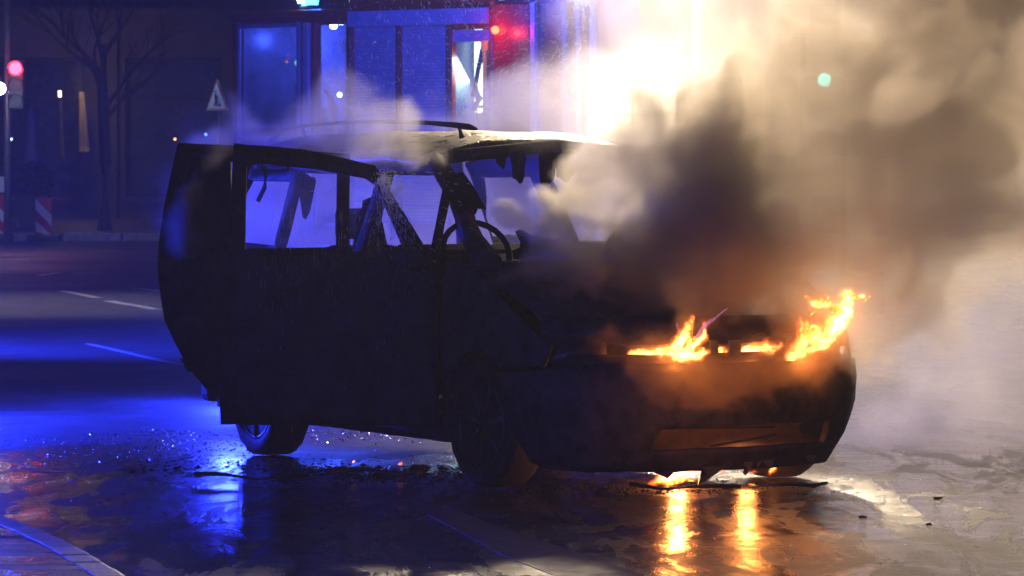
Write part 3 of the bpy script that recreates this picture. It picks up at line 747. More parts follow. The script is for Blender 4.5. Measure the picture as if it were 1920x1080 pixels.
# roof: crowned panel with front header
def roof_fn(x, y):
    w = .735
    z = roofz(x) + .145 * (1 - min(1, abs(y) / w) ** 2.4)
    z -= max(0, x - .30) ** 2 * 1.6
    return Vector((x, y, z + .008 * math.sin(9 * x + 5 * y) * math.sin(7 * y - 3 * x)))
ro = [(.47, -.40), (.50, 0), (.47, .40), (.40, .68), (.30, .735), (-1.98, .71), (-2.12, .5), (-2.15, 0), (-2.12, -.5), (-1.98, -.71), (.30, -.735), (.40, -.68)]
ro = [(-x_ if False else x_, y_) for x_, y_ in ro]
roof = link('roof', skin(ro, [], roof_fn, .03, (.12, .10)), M['roofm'], car, True)
bm = bmesh.new(); tube(bm, [(.34, -.71, 1.655), (.44, -.5, 1.688), (.485, 0, 1.735), (.44, .5, 1.688), (.34, .71, 1.655)], .034, 8); link('roof_header', bm, M['char'], car, True)
bm = bmesh.new(); rp = [(505, 266, 27.9), (528, 247, 27.8), (565, 237, 27.6), (640, 230, 27.2), (720, 228, 26.9), (800, 230, 26.5), (850, 234, 26.2), (880, 238, 26.1), (894, 242, 26.05)]
tube(bm, [cl(*p) for p in rp], [.012, .012, .010, .010, .010, .012, .016, .017, .008], 8); rl = link('roof_rail', bm, M['char'], roof, True)
for q in ((566, 237, 27.6), (860, 236, 26.2)):
    bm = bmesh.new(); p = cl(*q); tube(bm, [p, p + Vector((0, .01, -.03)), p + Vector((0, .02, -.065))], [.010, .009, .014], 6); link('rail_mount', bm, M['char'], rl, True)
bm = bmesh.new(); tube(bm, [(.1, .64, 1.72), (-.1, .65, 1.74), (-.6, .65, 1.75), (-1.3, .65, 1.745), (-1.9, .64, 1.70)], .016, 8); link('roof_rail', bm, M['char'], roof, True)
bm = bmesh.new(); tube(bm, [(-.25, .35, 1.78), (-.25, .35, 1.80)], [.03, .02], 8); link('aerial_base', bm, M['black'], roof)
bm = bmesh.new(); tube(bm, [(.1, .25, 1.765), (.1, .25, 1.79)], [.02, .012], 6); link('molten_lump', bm, M['black'], roof)
# roof lining remains dangling behind the windscreen header
for i, (x0_, x1_, y1_) in enumerate([(958, 985, 345), (1010, 1040, 352), (1040, 1078, 342), (1108, 1116, 312), (930, 950, 318)]):
    rag('hanging_lining', ragged([(x0_, 286), (x1_, 286), (x1_ - 2, y1_ - 14), ((x0_ + x1_) / 2 + 3, y1_), (x0_ + 3, y1_ - 10)], 26.1, 20 + i, 3), .008, M['char_int'], car)
# tailgate frame at the back
bm = bmesh.new()
tube(bm, [(-2.20, -.78, .95), (-2.18, -.76, 1.2), (-2.06, -.66, 1.62), (-2.08, 0, 1.73), (-2.06, .66, 1.62), (-2.18, .76, 1.2), (-2.20, .78, .95)], .045, 8); link('tailgate_frame', bm, M['char'], car, True)
link('tailgate', skin([(-.80, .35), (.80, .35), (.80, 1.12), (-.80, 1.12)], [], lambda y, z: Vector((-2.27 + .02 * math.sin(5 * z), y, z)), .03, (.2, .2)), M['char'], car, True)
B('rear_bumper', (-2.28, 0, .38), (.14, 1.7, .24), M['char'], car, bev=.04)
# bonnet (warped, gaping at the front edge)
def bon(x, y):
    t = max(0.0, (2.18 - x) / .86)
    z = .80 + .36 * t ** .85 - .05 * (abs(y) / .85) ** 2.5 + .018 * math.sin(6 * x + 4 * y) + .012 * math.sin(11 * y)
    return Vector((x - .20 * (abs(y) / .85) ** 2 * (1 - t), y, z))
link('bonnet', skin([(2.18, -.76), (2.2, 0), (2.18, .76), (1.7, .82), (1.34, .80), (1.34, -.80), (1.7, -.82)], [], bon, .02, (.12, .12)), M['char'], car, True)
# cowl and dashboard wreckage
B('cowl', (1.36, 0, 1.10), (.16, 1.56, .10), M['char'], car, bev=.02)
B('dashboard', (1.05, 0, 1.02), (.46, 1.5, .22), M['char_int'], car, bev=.05)
rag('windscreen_scrap', ragged([(962, 486), (960, 470), (982, 462), (976, 452), (966, 434), (974, 430), (988, 436), (1000, 446), (1012, 444), (1016, 452), (1050, 448), (1052, 460), (1030, 470), (1060, 474), (1100, 486)], 25.3, 40, 1.5, 3), .02, M['char_int'], car)
rag('windscreen_scrap', ragged([(1125, 470), (1140, 448), (1154, 432), (1164, 436), (1156, 448), (1158, 460), (1172, 470), (1166, 478)], 25.6, 50, 1.5, 3), .02, M['char_int'], car)
# interior: seats burnt to frames, steering wheel, bulkhead, floor
def seat(x, y, full=True):
    t = 'seat'
    bm = bmesh.new(); box(bm, (x, y, .52), (.5, .46, .16), bev=.05); s0 = link('seat', bm, M['char_int'], car, True)
    bm = bmesh.new(); box(bm, (x - .30, y, .86), (.13, .44, .66), bev=.05, rot=Matrix.Translation((0, 0, 0)) @ Matrix.Rotation(R(-14), 4, 'Y')); link('backrest', bm, M['char_int'], s0, True)
    if not full: return
    bm = bmesh.new(); box(bm, (x - .42, y, 1.30), (.09, .24, .17), bev=.035); tube(bm, [(x - .38, y - .06, 1.1), (x - .42, y - .06, 1.3)], .01, 6); tube(bm, [(x - .38, y + .06, 1.1), (x - .42, y + .06, 1.3)], .01, 6); link('headrest', bm, M['char_int'], s0, True)
for sx, sy, fu in ((.35, -.38, False), (.35, .38, False), (-.55, -.5, True), (-.55, 0, False), (-.55, .5, False)): seat(sx, sy, fu)
B('floor_pan', (-.4, 0, .28), (3.4, 1.7, .08), M['char_int'], car)
B('bulkhead', (1.30, 0, .72), (.05, 1.6, .70), M['char_int'], car)
B('load_floor', (-1.55, 0, .62), (1.25, 1.1, .30), M['char_int'], car, bev=.03)
for s_ in (1, -1): B('wheel_housing', (-1.41, s_ * .72, .62), (.8, .26, .34), M['char_int'], car, bev=.05)
for s_ in (1, -1): B('inner_wing', (1.55, s_ * .60, .62), (.75, .06, .50), M['char_int'], car)
bm = bmesh.new()
cwh = cl(893, 472, 25.75); rad = .19; pts = []
for k in range(25):
    a = 2 * math.pi * k / 24; pts.append(cwh + Vector((-.35 * rad * math.sin(a), math.cos(a) * rad, math.sin(a) * rad * .8)))
tube(bm, pts, .016, 8, cap=False); tube(bm, [cwh, cwh + Vector((.0, -rad, 0))], .012, 6); tube(bm, [cwh, cwh + Vector((0, rad, 0))], .012, 6); tube(bm, [cwh, cwh + Vector((.3, 0, -.12))], .03, 8)
link('steering_wheel', bm, M['char_int'], car, True)
# engine bay
B('engine_block', (1.75, .05, .60), (.5, .62, .42), M['char_int'], car, bev=.05)
B('radiator', (2.06, 0, .50), (.05, 1.2, .36), M['char_int'], car)
bm = bmesh.new(); tube(bm, [(1.6, -.5, .78), (1.75, -.3, .86), (1.8, 0, .84), (1.7, .35, .85)], .04, 8); link('intake_pipe', bm, M['char_int'], car, True)
# front fascia: bumper skin with lower intake, then the burnt-out light and grille slot above
def fz(s, z): return shell(s, z, 1)
bump = [(-1.27, .17), (-1.1, .14), (0, .12), (1.1, .14), (1.27, .17), (1.275, .44), (1.37, .60), (1.0, .625), (.9, .65), (.3, .645), (-.3, .645), (-.9, .65), (-1.0, .625), (-1.37, .60), (-1.275, .44)]
bump_b = [(s, z + .010 * math.sin(17 * s) + .008 * math.sin(41 * s + 2)) if z < .2 else (s, z) for s, z in bump]
# s>0 is the right (near) side, s<0 the left
intake = [(.42, .225), (.38, .345), (-.62, .36), (-.66, .24)]
bp = link('bumper', skin(bump_b, [intake], fz, .03, (.09, .08), .006), M['char'], car, True)
M['liner'] = simple('fireglow_liner', (.20, .13, .085), (.30, .20, .13), rough=.6, scale=9)  # warm brown raised to stand in for firelight inside the intake
link('intake_liner', skin([(.46, .20), (.42, .37), (-.68, .38), (-.72, .21)], [], lambda s, z: shell(s, z, 1) + Vector((-.07, 0, 0)), .01, (.2, .2)), M['liner'], bp, True)
bm = bmesh.new(); a = shell(.36, .335, 1); b = shell(-.30, .325, 1); tube(bm, [a + Vector((-.03, 0, 0)), b + Vector((-.03, 0, 0))], .007, 6); link('intake_bar', bm, M['soot_metal'], bp)
bm = bmesh.new(); a = shell(.05, .235, 1); b = shell(-.32, .285, 1); tube(bm, [a + Vector((-.03, 0, 0)), b + Vector((-.03, 0, 0))], .006, 6); link('intake_bar', bm, M['soot_metal'], bp)
bm = bmesh.new(); lathe(bm, [(.03, 0), (.045, .02), (.045, .05)], 'Y', 16, Matrix.Translation(shell(-.52, .31, 1) + Vector((-.05, 0, 0))) @ Matrix.Rotation(R(90), 4, 'Z')); link('fog_lamp', bm, M['soot_metal'], bp)
def slot_s(px):      # shell parameter whose point projects to px at z=.72
    best = min(np.linspace(-1.5, 1.5, 601), key=lambda s: abs(((LOC @ shell(s, .72, 1)).x * F / (LOC @ shell(s, .72, 1)).y + 960) - px))
    return float(best)
sA, sB = slot_s(1180), slot_s(1464)
lip = [(sB, .742), ((sA + sB) / 2, .728), (sA, .738), (sA + .10, .76), (1.03, .80), (1.03, .87), (.5, .865), (0, .86), (-.5, .865), (-1.03, .87), (-1.0, .80), (sB - .06, .79)]
link('bonnet_lip', skin(lip, [], fz, .03, (.1, .1), .004), M['char'], car, True)
for px, w in ((1336, .022), (1374, .032), (1462, .02)):
    s = slot_s(px); a = shell(s, .62, 1); b = shell(s, .76, 1); bm = bmesh.new(); box(bm, (a + b) / 2 + Vector((-.015, 0, 0)), (.05, w * 2, .16)); link('grille_bar', bm, M['char'], car)
for z, s0, s1 in ((.735, .5, -.0), (.70, .15, -.35)):
    bm = bmesh.new(); tube(bm, [shell(s, z, 1) + Vector((-.05, 0, .006 * math.sin(9 * s))) for s in np.linspace(s0, s1, 8)], .006, 5); link('grille_slat', bm, M['char'], car)
link('front_panel', skin([(-.86, .635), (.86, .635), (.86, .70), (.4, .69), (-.5, .70), (-.86, .71)], [], lambda s, z: shell(s, z, 1) + Vector((-.02, 0, 0)), .02, (.12, .1)), M['soot_metal'], car, True)
# headlight shells
for s0, s1 in ((1.0, .62), (-1.0, -.62)):
    link('headlight', skin([(s0, .66), (s1, .66), (s1 * .98, .78), (s0, .86)], [], lambda s, z: shell(s, z, 1) + Vector((-.10, 0, 0)), .01, (.1, .1)), M['soot_metal'], car, True)
# scraps of bumper hanging to the ground
for i, P in enumerate([[(1206, 876), (1246, 876), (1262, 886), (1252, 898), (1236, 888), (1222, 884)], [(1316, 876), (1360, 874), (1344, 886), (1322, 904), (1308, 910), (1312, 898), (1326, 890)], [(1395, 868), (1412, 866), (1404, 884), (1398, 892), (1392, 886), (1400, 880)], [(1430, 866), (1452, 862), (1448, 878), (1438, 874)], [(1418, 866), (1428, 866), (1422, 876)], [(1514, 855), (1530, 855), (1526, 868), (1520, 872)]]):
    rag('hanging_scrap', ragged(P, 24.55, 70 + i, 2, 3), .012, M['black'], bp)
# wheels
def make_wheel(px_, py_, side, steer=0.0, flat_=False):
    w = bpy.data.objects.new('wheel', None); C.objects.link(w); w.parent = car
    w.location = (px_, py_, .325); w.rotation_euler = (0, 0, (math.pi if side < 0 else 0) + steer)
    bm = bmesh.new(); prof = [(.225, -.095), (.245, -.105), (.29, -.112), (.315, -.10), (.327, -.07), (.327, .07), (.315, .10), (.29, .112), (.245, .105), (.225, .095)]
    lathe(bm, prof, 'Y', 56)
    for v in bm.verts:
        if v.co.z < -.27: v.co.z = max(v.co.z, -.318)
        rr = math.hypot(v.co.x, v.co.z)
        if rr > .3: v.co.y += .003 * math.sin(40 * math.atan2(v.co.z, v.co.x))
    link('tyre', bm, M['tyre'], w, True)
    bm = bmesh.new(); lathe(bm, [(.20, .09), (.228, .09), (.232, -.098), (.215, -.10), (.21, -.06), (.20, .0)], 'Y', 40); link('rim', bm, M['rim'], w, True)
    for k in range(7):
        a = 2 * math.pi * k / 7 + .2
        bm = bmesh.new(); tube(bm, [(math.cos(a) * .04, -.075, math.sin(a) * .04), (math.cos(a) * .12, -.085, math.sin(a) * .12), (math.cos(a) * .215, -.08, math.sin(a) * .215)], [.024, .019, .026], 6); link('spoke', bm, M['rim'], w, True)
    bm = bmesh.new(); lathe(bm, [(.055, -.06), (.055, -.085), (.03, -.095)], 'Y', 16); link('hub', bm, M['rim'], w, True)
    bm = bmesh.new(); lathe(bm, [(.14, -.02), (.14, .01)], 'Y', 24); link('brake_disc', bm, M['soot_metal'], w, True)
    return w
make_wheel(FA, -.82, 1, R(4)); make_wheel(FA, .82, -1, R(4)); make_wheel(RA, -.82, 1); make_wheel(RA, .82, -1)
bm = bmesh.new(); tube(bm, [(RA, -.75, .32), (RA, .75, .32)], .04, 8); link('rear_axle', bm, M['char_int'], car)
bm = bmesh.new(); tube(bm, [(FA, -.75, .30), (FA, .75, .30)], .03, 8); link('front_axle', bm, M['char_int'], car)

# open doors: flat outlines measured along the door (u from the hinge) and up (z)
def door(hx, deg, outline, hole, uscale, name='door'):
    hp = shell(s_of_x(hx), .8, 1)
    w = bpy.data.objects.new(name, None); C.objects.link(w); w.parent = car; w.location = (hp.x, hp.y, 0); w.rotation_euler = (0, 0, R(deg))
    def fn(u, z): return Vector((-u, inset(z, 9) - inset(.8, 9) - .012 * math.sin(3 * u), z))
    return w, fn
fd, ff = door(.96, 63, None, None, 1)
f_out = [(.0, .34), (.02, .315), (1.02, .315), (1.05, .42), (1.075, 1.15), (1.066, 1.715), (.70, 1.685), (.33, 1.612), (.06, 1.185), (.0, 1.10)]
f_hole = [(.995, 1.185), (.995, 1.625), (.93, 1.645), (.62, 1.610), (.38, 1.565), (.33, 1.53), (.17, 1.18)]
fsk = link('door_panel', skin(f_out, [f_hole + jag((.17, 1.18), (.995, 1.185), 9, .006, 2)], ff, .045, (.1, .1), .003), M['char'], fd, True)
# glass remains in the front door frame
def shard(parent, fn, pts, m, name='glass_shard', off=-.02):
    return link(name, prism([fn(u, z) + Vector((0, -off, 0)) for u, z in pts], Vector((0, .004, 0))), m, parent)
def fdp(px, py): return ((820 - px) / 364, CAMH - (py - 250) / 364)
def rdp(px, py): return ((656 - px) / 351, CAMH - (py - 250) / 351)
M['soot_glass'] = simple('sooty_glass', (.03, .03, .035), (.10, .095, .09), rough=.35, rough2=.7, scale=4, lo=.4, hi=.7)
def pj(P, conv, seed, amp=2.0, n=3):
    out = []
    for i, (a, b) in enumerate(zip(P, P[1:] + P[:1])):
        out.append(a); out += jag(a, b, n, amp, seed + i)
    return [conv(*p) for p in out]
shard(fsk, ff, pj([(453, 318), (462, 322), (456, 345), (450, 338)], fdp, 1, 1), M['soot_glass'])
bm = bmesh.new(); box(bm, ff(*fdp(535, 316)) + Vector((0, .02, 0)), (.012, .02, .03)); link('bolt', bm, M['char'], fsk)
# sooty scraps of glass and lining
bm = bmesh.new(); bmesh.ops.create_icosphere(bm, subdivisions=3, radius=.1)
r = random.Random(12)
for v in bm.verts: v.co = Vector((v.co.x * 1.35, v.co.y * .8, v.co.z * .80)) * (1 + .10 * math.sin(9 * v.co.x + 4) * math.cos(13 * v.co.z) * 3)
o = link('door_mirror', bm, M['char'], fd, True); o.location = (-.13, -.10, 1.165)
rd, rf = door(-.13, 63, None, None, 1)
r_out = [(.0, .33), (.02, .265), (.687, .262), (.690, .39), (.76, .44), (.815, .504), (.88, .60), (.929, .69), (.98, .80), (1.0, .917), (1.018, 1.06), (1.014, 1.20), (.99, 1.40), (.93, 1.715), (.60, 1.70), (.0, 1.66)]
r_hole = [(.07, 1.175), (.07, 1.61), (.60, 1.645), (.845, 1.65), (.885, 1.56), (.915, 1.40), (.915, 1.20), (.89, 1.165)]
rsk = link('door_panel', skin(r_out, [r_hole], rf, .045, (.1, .1), .003), M['char'], rd, True)
shard(rsk, rf, pj([(330, 290), (392, 286), (430, 290), (428, 345), (412, 372), (404, 392), (405, 430), (412, 462), (440, 474), (380, 480), (335, 476)], rdp, 5, 2.5), M['soot_glass'])
for sk, fn_, L_ in ((fsk, ff, 1.0), (rsk, rf, .68)):
    bm = bmesh.new(); tube(bm, [fn_(L_ - .12, 1.0) + Vector((0, -.012, 0)), fn_(L_ - .14, 1.0) + Vector((0, -.045, .005)), fn_(L_ - .27, 1.0) + Vector((0, -.045, 0)), fn_(L_ - .29, 1.0) + Vector((0, -.012, 0))], .013, 8); link('handle', bm, M['black'], sk, True)
    link('rub_strip', skin([(.03, .53), (L_ - .02 if sk is fsk else .86, .53), (L_ - .02 if sk is fsk else .90, .60), (.03, .60)], [], lambda u, z: fn_(u, z) + Vector((0, -.012, 0)), .02, (.2, .1)), M['black'], sk)
    link('belt_moulding', skin([(.04, 1.135), (L_ if sk is fsk else .98, 1.135), (L_ if sk is fsk else .98, 1.16), (.04, 1.16)], [], lambda u, z: fn_(u, z) + Vector((0, -.008, 0)), .02, (.2, .1)), M['soot_metal'], sk)
# ragged lining seen against the light inside the car
rag('hanging_lining', ragged([(560, 326), (590, 332), (588, 360), (582, 395), (574, 412), (566, 400), (562, 372)], 27.6, 90, 4), .01, M['char_int'], car)
rag('hanging_lining', ragged([(680, 376), (700, 370), (714, 400), (721, 440), (726, 486), (662, 486), (663, 450), (672, 430), (664, 410), (677, 398)], 26.6, 120, 2.5, 3), .02, M['char_int'], car)
bm = bmesh.new(); tube(bm, [cl(489, 300, 27.2), cl(499, 325, 27.2), cl(496, 352, 27.2), cl(483, 378, 27.2)], .014, 6); link('seat_belt', bm, M['char_int'], car, True)
# ------------------------------------------------------------------ smoke, steam (real density grids, sampled from the mesh that carries them)
TAB = np.random.RandomState(11).rand(64, 64, 64).astype(np.float32)
def vnoise(x, y, z):
    xi = np.floor(x); yi = np.floor(y); zi = np.floor(z)
    fx = (x - xi).astype(np.float32); fy = (y - yi).astype(np.float32); fz_ = (z - zi).astype(np.float32)
    fx = fx * fx * (3 - 2 * fx); fy = fy * fy * (3 - 2 * fy); fz_ = fz_ * fz_ * (3 - 2 * fz_)
    x0 = xi.astype(np.int32) & 63; y0 = yi.astype(np.int32) & 63; z0 = zi.astype(np.int32) & 63
    x1 = (x0 + 1) & 63; y1 = (y0 + 1) & 63; z1 = (z0 + 1) & 63
    def L(a, b, t): return a + (b - a) * t
    a = L(L(TAB[x0, y0, z0], TAB[x1, y0, z0], fx), L(TAB[x0, y1, z0], TAB[x1, y1, z0], fx), fy)
    b = L(L(TAB[x0, y0, z1], TAB[x1, y0, z1], fx), L(TAB[x0, y1, z1], TAB[x1, y1, z1], fx), fy)
    return L(a, b, fz_)
def fbm(x, y, z, sc, octs, gain=.5, off=0.0, billow=False):
    s = 0; amp = 1.0; tot = 0
    for o_ in range(octs):
        k = sc * 2.03 ** o_
        n = vnoise(x * k + off + 17.3 * o_, y * k + off * 2 + 5.1 * o_, z * k - off + 9.7 * o_)
        if billow: n = 1 - np.abs(n * 2 - 1)
        s = s + amp * n; tot += amp; amp *= gain
    return s / tot
def vol_mat(name, color, K, aniso, emis=None):
    m, nt, out = mat(name)
    v = nd(nt, 'ShaderNodeVolumePrincipled'); v.inputs['Color'].default_value = (*color, 1)
    v.inputs['Density'].default_value = K; v.inputs['Anisotropy'].default_value = aniso
    v.inputs['Density Attribute'].default_value = 'density'
    nt.links.new(v.outputs[0], out.inputs['Volume']); return m
def smoke(name, lo, hi, vox, dens_fn, m, label, cat='smoke'):
    n = [max(4, int(round((h - l) / vox)) + 1) for l, h in zip(lo, hi)]
    hi = [l + (k - 1) * vox for l, k in zip(lo, n)]
    z, y, x = np.meshgrid(*[np.linspace(l, h, k, dtype=np.float32) for l, h, k in zip(lo[::-1], hi[::-1], n[::-1])], indexing='ij')
    D = dens_fn(x, y, z).astype(np.float32)
    # fade at the domain's faces
    def edge(k, w=5):
        a = np.arange(k); return np.clip(np.minimum(a, k - 1 - a) / w, 0, 1).astype(np.float32)
    ez = np.ones(n[2], np.float32); a = np.arange(n[2]); ez = np.clip((n[2] - 1 - a) / 5, 0, 1).astype(np.float32)
    D *= edge(n[0])[None, None, :] * edge(n[1])[None, :, None] * ez[:, None, None]
    D = np.clip(D, 0, None); D[D < .004] = 0
    nv = D.size; me = bpy.data.meshes.new(name)
    me.vertices.add(nv)
    co = np.stack([x.ravel(), y.ravel(), z.ravel()], 1).ravel(); me.vertices.foreach_set('co', co)
    at_ = me.attributes.new('dens', 'FLOAT', 'POINT'); at_.data.foreach_set('value', D.ravel())
    me.materials.append(m)
    o = bpy.data.objects.new(name, me); C.objects.link(o); tag(o, label, cat, None, 'stuff')
    ng = bpy.data.node_groups.new('density_grid', 'GeometryNodeTree')
    ng.interface.new_socket('Geometry', in_out='INPUT', socket_type='NodeSocketGeometry'); ng.interface.new_socket('Geometry', in_out='OUTPUT', socket_type='NodeSocketGeometry')
    gi = ng.nodes.new('NodeGroupInput'); go = ng.nodes.new('NodeGroupOutput'); lk = ng.links.new
    vc = ng.nodes.new('GeometryNodeVolumeCube')
    vc.inputs['Min'].default_value = lo; vc.inputs['Max'].default_value = hi
    for k, a in enumerate('XYZ'): vc.inputs['Resolution ' + a].default_value = n[k]
    po = ng.nodes.new('GeometryNodeInputPosition'); sb = ng.nodes.new('ShaderNodeVectorMath'); sb.operation = 'SUBTRACT'; lk(po.outputs[0], sb.inputs[0]); sb.inputs[1].default_value = lo
    sc_ = ng.nodes.new('ShaderNodeVectorMath'); sc_.operation = 'SCALE'; sc_.inputs['Scale'].default_value = 1 / vox; lk(sb.outputs[0], sc_.inputs[0])
    se = ng.nodes.new('ShaderNodeSeparateXYZ'); lk(sc_.outputs[0], se.inputs[0])
    def integer(sock, mx):
        q = ng.nodes.new('FunctionNodeFloatToInt'); lk(sock, q.inputs[0]); return q.outputs[0]
    ix, iy, iz = [integer(se.outputs[k], n[k]) for k in range(3)]
    def im(op, a, b):
        q = ng.nodes.new('FunctionNodeIntegerMath'); q.operation = op
        for k, v in enumerate((a, b)):
            if isinstance(v, int): q.inputs[k].default_value = v
            else: lk(v, q.inputs[k])
        return q.outputs[0]
    idx = im('ADD', im('MULTIPLY', im('ADD', im('MULTIPLY', iz, n[1]), iy), n[0]), ix)
    sa = ng.nodes.new('GeometryNodeSampleIndex'); sa.data_type = 'FLOAT'; sa.domain = 'POINT'; sa.clamp = True
    na = ng.nodes.new('GeometryNodeInputNamedAttribute'); na.data_type = 'FLOAT'; na.inputs['Name'].default_value = 'dens'
    lk(gi.outputs[0], sa.inputs['Geometry']); lk(na.outputs[0], sa.inputs['Value']); lk(idx, sa.inputs['Index'])
    lk(sa.outputs[0], vc.inputs['Density'])
    sm = ng.nodes.new('GeometryNodeSetMaterial'); sm.inputs['Material'].default_value = m; lk(vc.outputs[0], sm.inputs['Geometry']); lk(sm.outputs[0], go.inputs[0])
    md = o.modifiers.new('density_grid', 'NODES'); md.node_group = ng
    return o
def lane(x, y, z, pts):
    """max over capsules along pts = [(px,py,d,r)] of 1-dist/r, with radius interpolated"""
    best = np.full(x.shape, -9, np.float32)
    P = [(at(p[0], p[1], p[2]), p[3]) for p in pts]
    for (a, ra), (b, rb) in zip(P, P[1:]):
        ab = b - a; L2 = ab.length_squared
        t = np.clip(((x - a.x) * ab.x + (y - a.y) * ab.y + (z - a.z) * ab.z) / L2, 0, 1)
        dx = x - a.x - t * ab.x; dy = y - a.y - t * ab.y; dz_ = z - a.z - t * ab.z
        v = 1 - np.sqrt(dx * dx + dy * dy + dz_ * dz_) / (ra + (rb - ra) * t)
        best = np.maximum(best, v)
    return best
def blob(x, y, z, px, py, d, rx, ry, rz):
    c = at(px, py, d); return 1 - np.sqrt(((x - c.x) / rx) ** 2 + ((y - c.y) / ry) ** 2 + ((z - c.z) / rz) ** 2)
def sst(v, a, b): t = np.clip((v - a) / (b - a), 0, 1); return t * t * (3 - 2 * t)
def warp(x, y, z, amp, sc, off):
    a2, s2 = amp * .30, sc * 3.6
    x, y, z = (x + a2 * (fbm(x, y, z, s2, 2, .5, off + 5) - .5) * 2, y + a2 * (fbm(x, y, z, s2, 2, .5, off + 36) - .5) * 2, z + a2 * (fbm(x, y, z, s2, 2, .5, off + 62) - .5) * 2)
    return (x + amp * (fbm(x, y, z, sc, 3, .5, off) - .5) * 2, y + amp * (fbm(x, y, z, sc, 3, .5, off + 31) - .5) * 2, z + amp * (fbm(x, y, z, sc, 3, .5, off + 57) - .5) * 2)

def dark_smoke(x, y, z):
    wx, wy, wz = warp(x, y, z, .42, 1.3, 3.0)
    lanes = np.maximum.reduce([
        lane(wx, wy, wz, [(1100, 560, 24.8, .18), (1260, 535, 24.8, .28), (1380, 430, 24.9, .30), (1460, 290, 25.1, .42), (1560, 130, 25.2, .52), (1680, -60, 25.3, .62), (1800, -300, 25.4, .5)]),
        lane(wx, wy, wz, [(1380, 570, 24.8, .36), (1600, 480, 24.9, .52), (1760, 320, 25.1, .60), (1850, 170, 25.2, .60), (1930, 20, 25.3, .7), (2050, -250, 25.4, .5)]),
        lane(wx, wy, wz, [(1520, 560, 24.8, .30), (1610, 580, 24.9, .22)]),
        lane(wx, wy, wz, [(1020, 560, 24.9, .14), (1180, 540, 24.7, .22), (1380, 550, 24.7, .26)])])
    halo = np.maximum(lane(wx, wy, wz, [(960, 540, 25.0, .16), (1200, 480, 25.0, .38), (1420, 300, 25.1, .75), (1650, 60, 25.2, 1.05), (1900, -250, 25.3, 1.3)]),
                      lane(wx, wy, wz, [(1500, 520, 24.9, .5), (1750, 300, 25.1, .8), (1950, 120, 25.3, .9)]))
    f = fbm(wx, wy, wz, 2.4, 6, .62, 7.0); b = fbm(wx, wy, wz, 3.2, 4, .5, 2.0, True)
    d1 = sst(lanes + (f - .5) * 2.0 + (b - .55) * .7, .08, .42)
    d2 = sst(halo + (f - .5) * 2.2, .15, .6)
    return d1 + .20 * d2
def windscreen_smoke(x, y, z):
    wx, wy, wz = warp(x, y, z, .25, 2.2, 13.0)
    h = np.maximum.reduce([lane(wx, wy, wz, [(900, 545, 24.9, .12), (1050, 500, 24.95, .25), (1230, 440, 25.05, .34), (1330, 330, 25.15, .36)]),
                   lane(wx, wy, wz, [(955, 410, 25.15, .10), (1010, 395, 25.15, .17), (1100, 380, 25.15, .27), (1230, 330, 25.1, .40), (1330, 250, 25.1, .50), (1420, 480, 25.0, .45)]),
                      lane(wx, wy, wz, [(1040, 400, 25.9, .12), (1150, 360, 25.95, .22), (1290, 330, 26.0, .30)])])
    f = fbm(wx, wy, wz, 3.0, 6, .62, 21.0)
    return sst(h + (f - .5) * 1.8, .10, .5)
def front_smoke(x, y, z):
    wx, wy, wz = warp(x, y, z, .16, 3.0, 23.0)
    h = np.maximum.reduce([lane(wx, wy, wz, [(1130, 640, 24.35, .05), (1230, 690, 24.2, .12), (1330, 720, 24.2, .17), (1450, 710, 24.4, .17), (1560, 660, 24.7, .20)]),
                           lane(wx, wy, wz, [(1215, 700, 24.2, .06), (1290, 760, 24.15, .09), (1380, 785, 24.2, .05)]),
                           lane(wx, wy, wz, [(1020, 890, 25.4, .06), (1200, 888, 25.3, .10), (1400, 886, 25.3, .10), (1560, 880, 25.5, .08)])])
    f = fbm(wx, wy, wz, 5.5, 5, .55, 41.0)
    return sst(h + (f - .5) * 1.9, .1, .6)
def back_steam(x, y, z):
    wx, wy, wz = warp(x, y, z, .55, .9, 33.0)
    h = np.maximum.reduce([
        1.2 * lane(wx, wy, wz, [(1150, 265, 34.0, .35), (1200, 230, 34.2, .7), (1400, 200, 34.2, .8)]),
        lane(wx, wy, wz, [(1170, 300, 31.5, .4), (1215, 150, 31.5, .45), (1260, -20, 31.5, .75), (1380, -260, 31.5, 1.0)]),
        lane(wx, wy, wz, [(1180, 330, 30.5, .5), (1380, 240, 30.5, .8), (1650, 240, 30.5, 1.0), (1950, 300, 30.5, 1.1)]),
        1.1 * lane(wx, wy, wz, [(1560, 640, 30.0, .7), (1760, 620, 30.0, 1.0), (2000, 560, 30.0, 1.2)]),
        1.1 * lane(wx, wy, wz, [(1500, 800, 28.5, .5), (1750, 780, 28.5, .7), (2050, 700, 28.5, .9)]),
        1.0 * lane(wx, wy, wz, [(1600, 860, 27.0, .22), (1760, 870, 27.0, .30), (1950, 860, 27.0, .35)])])
    f = fbm(wx, wy, wz, 1.7, 6, .64, 51.0); b = fbm(wx, wy, wz, 2.3, 4, .5, 52.0, True)
    return sst(h + (f - .5) * 2.0 + (b - .5) * .9, .10, .55)
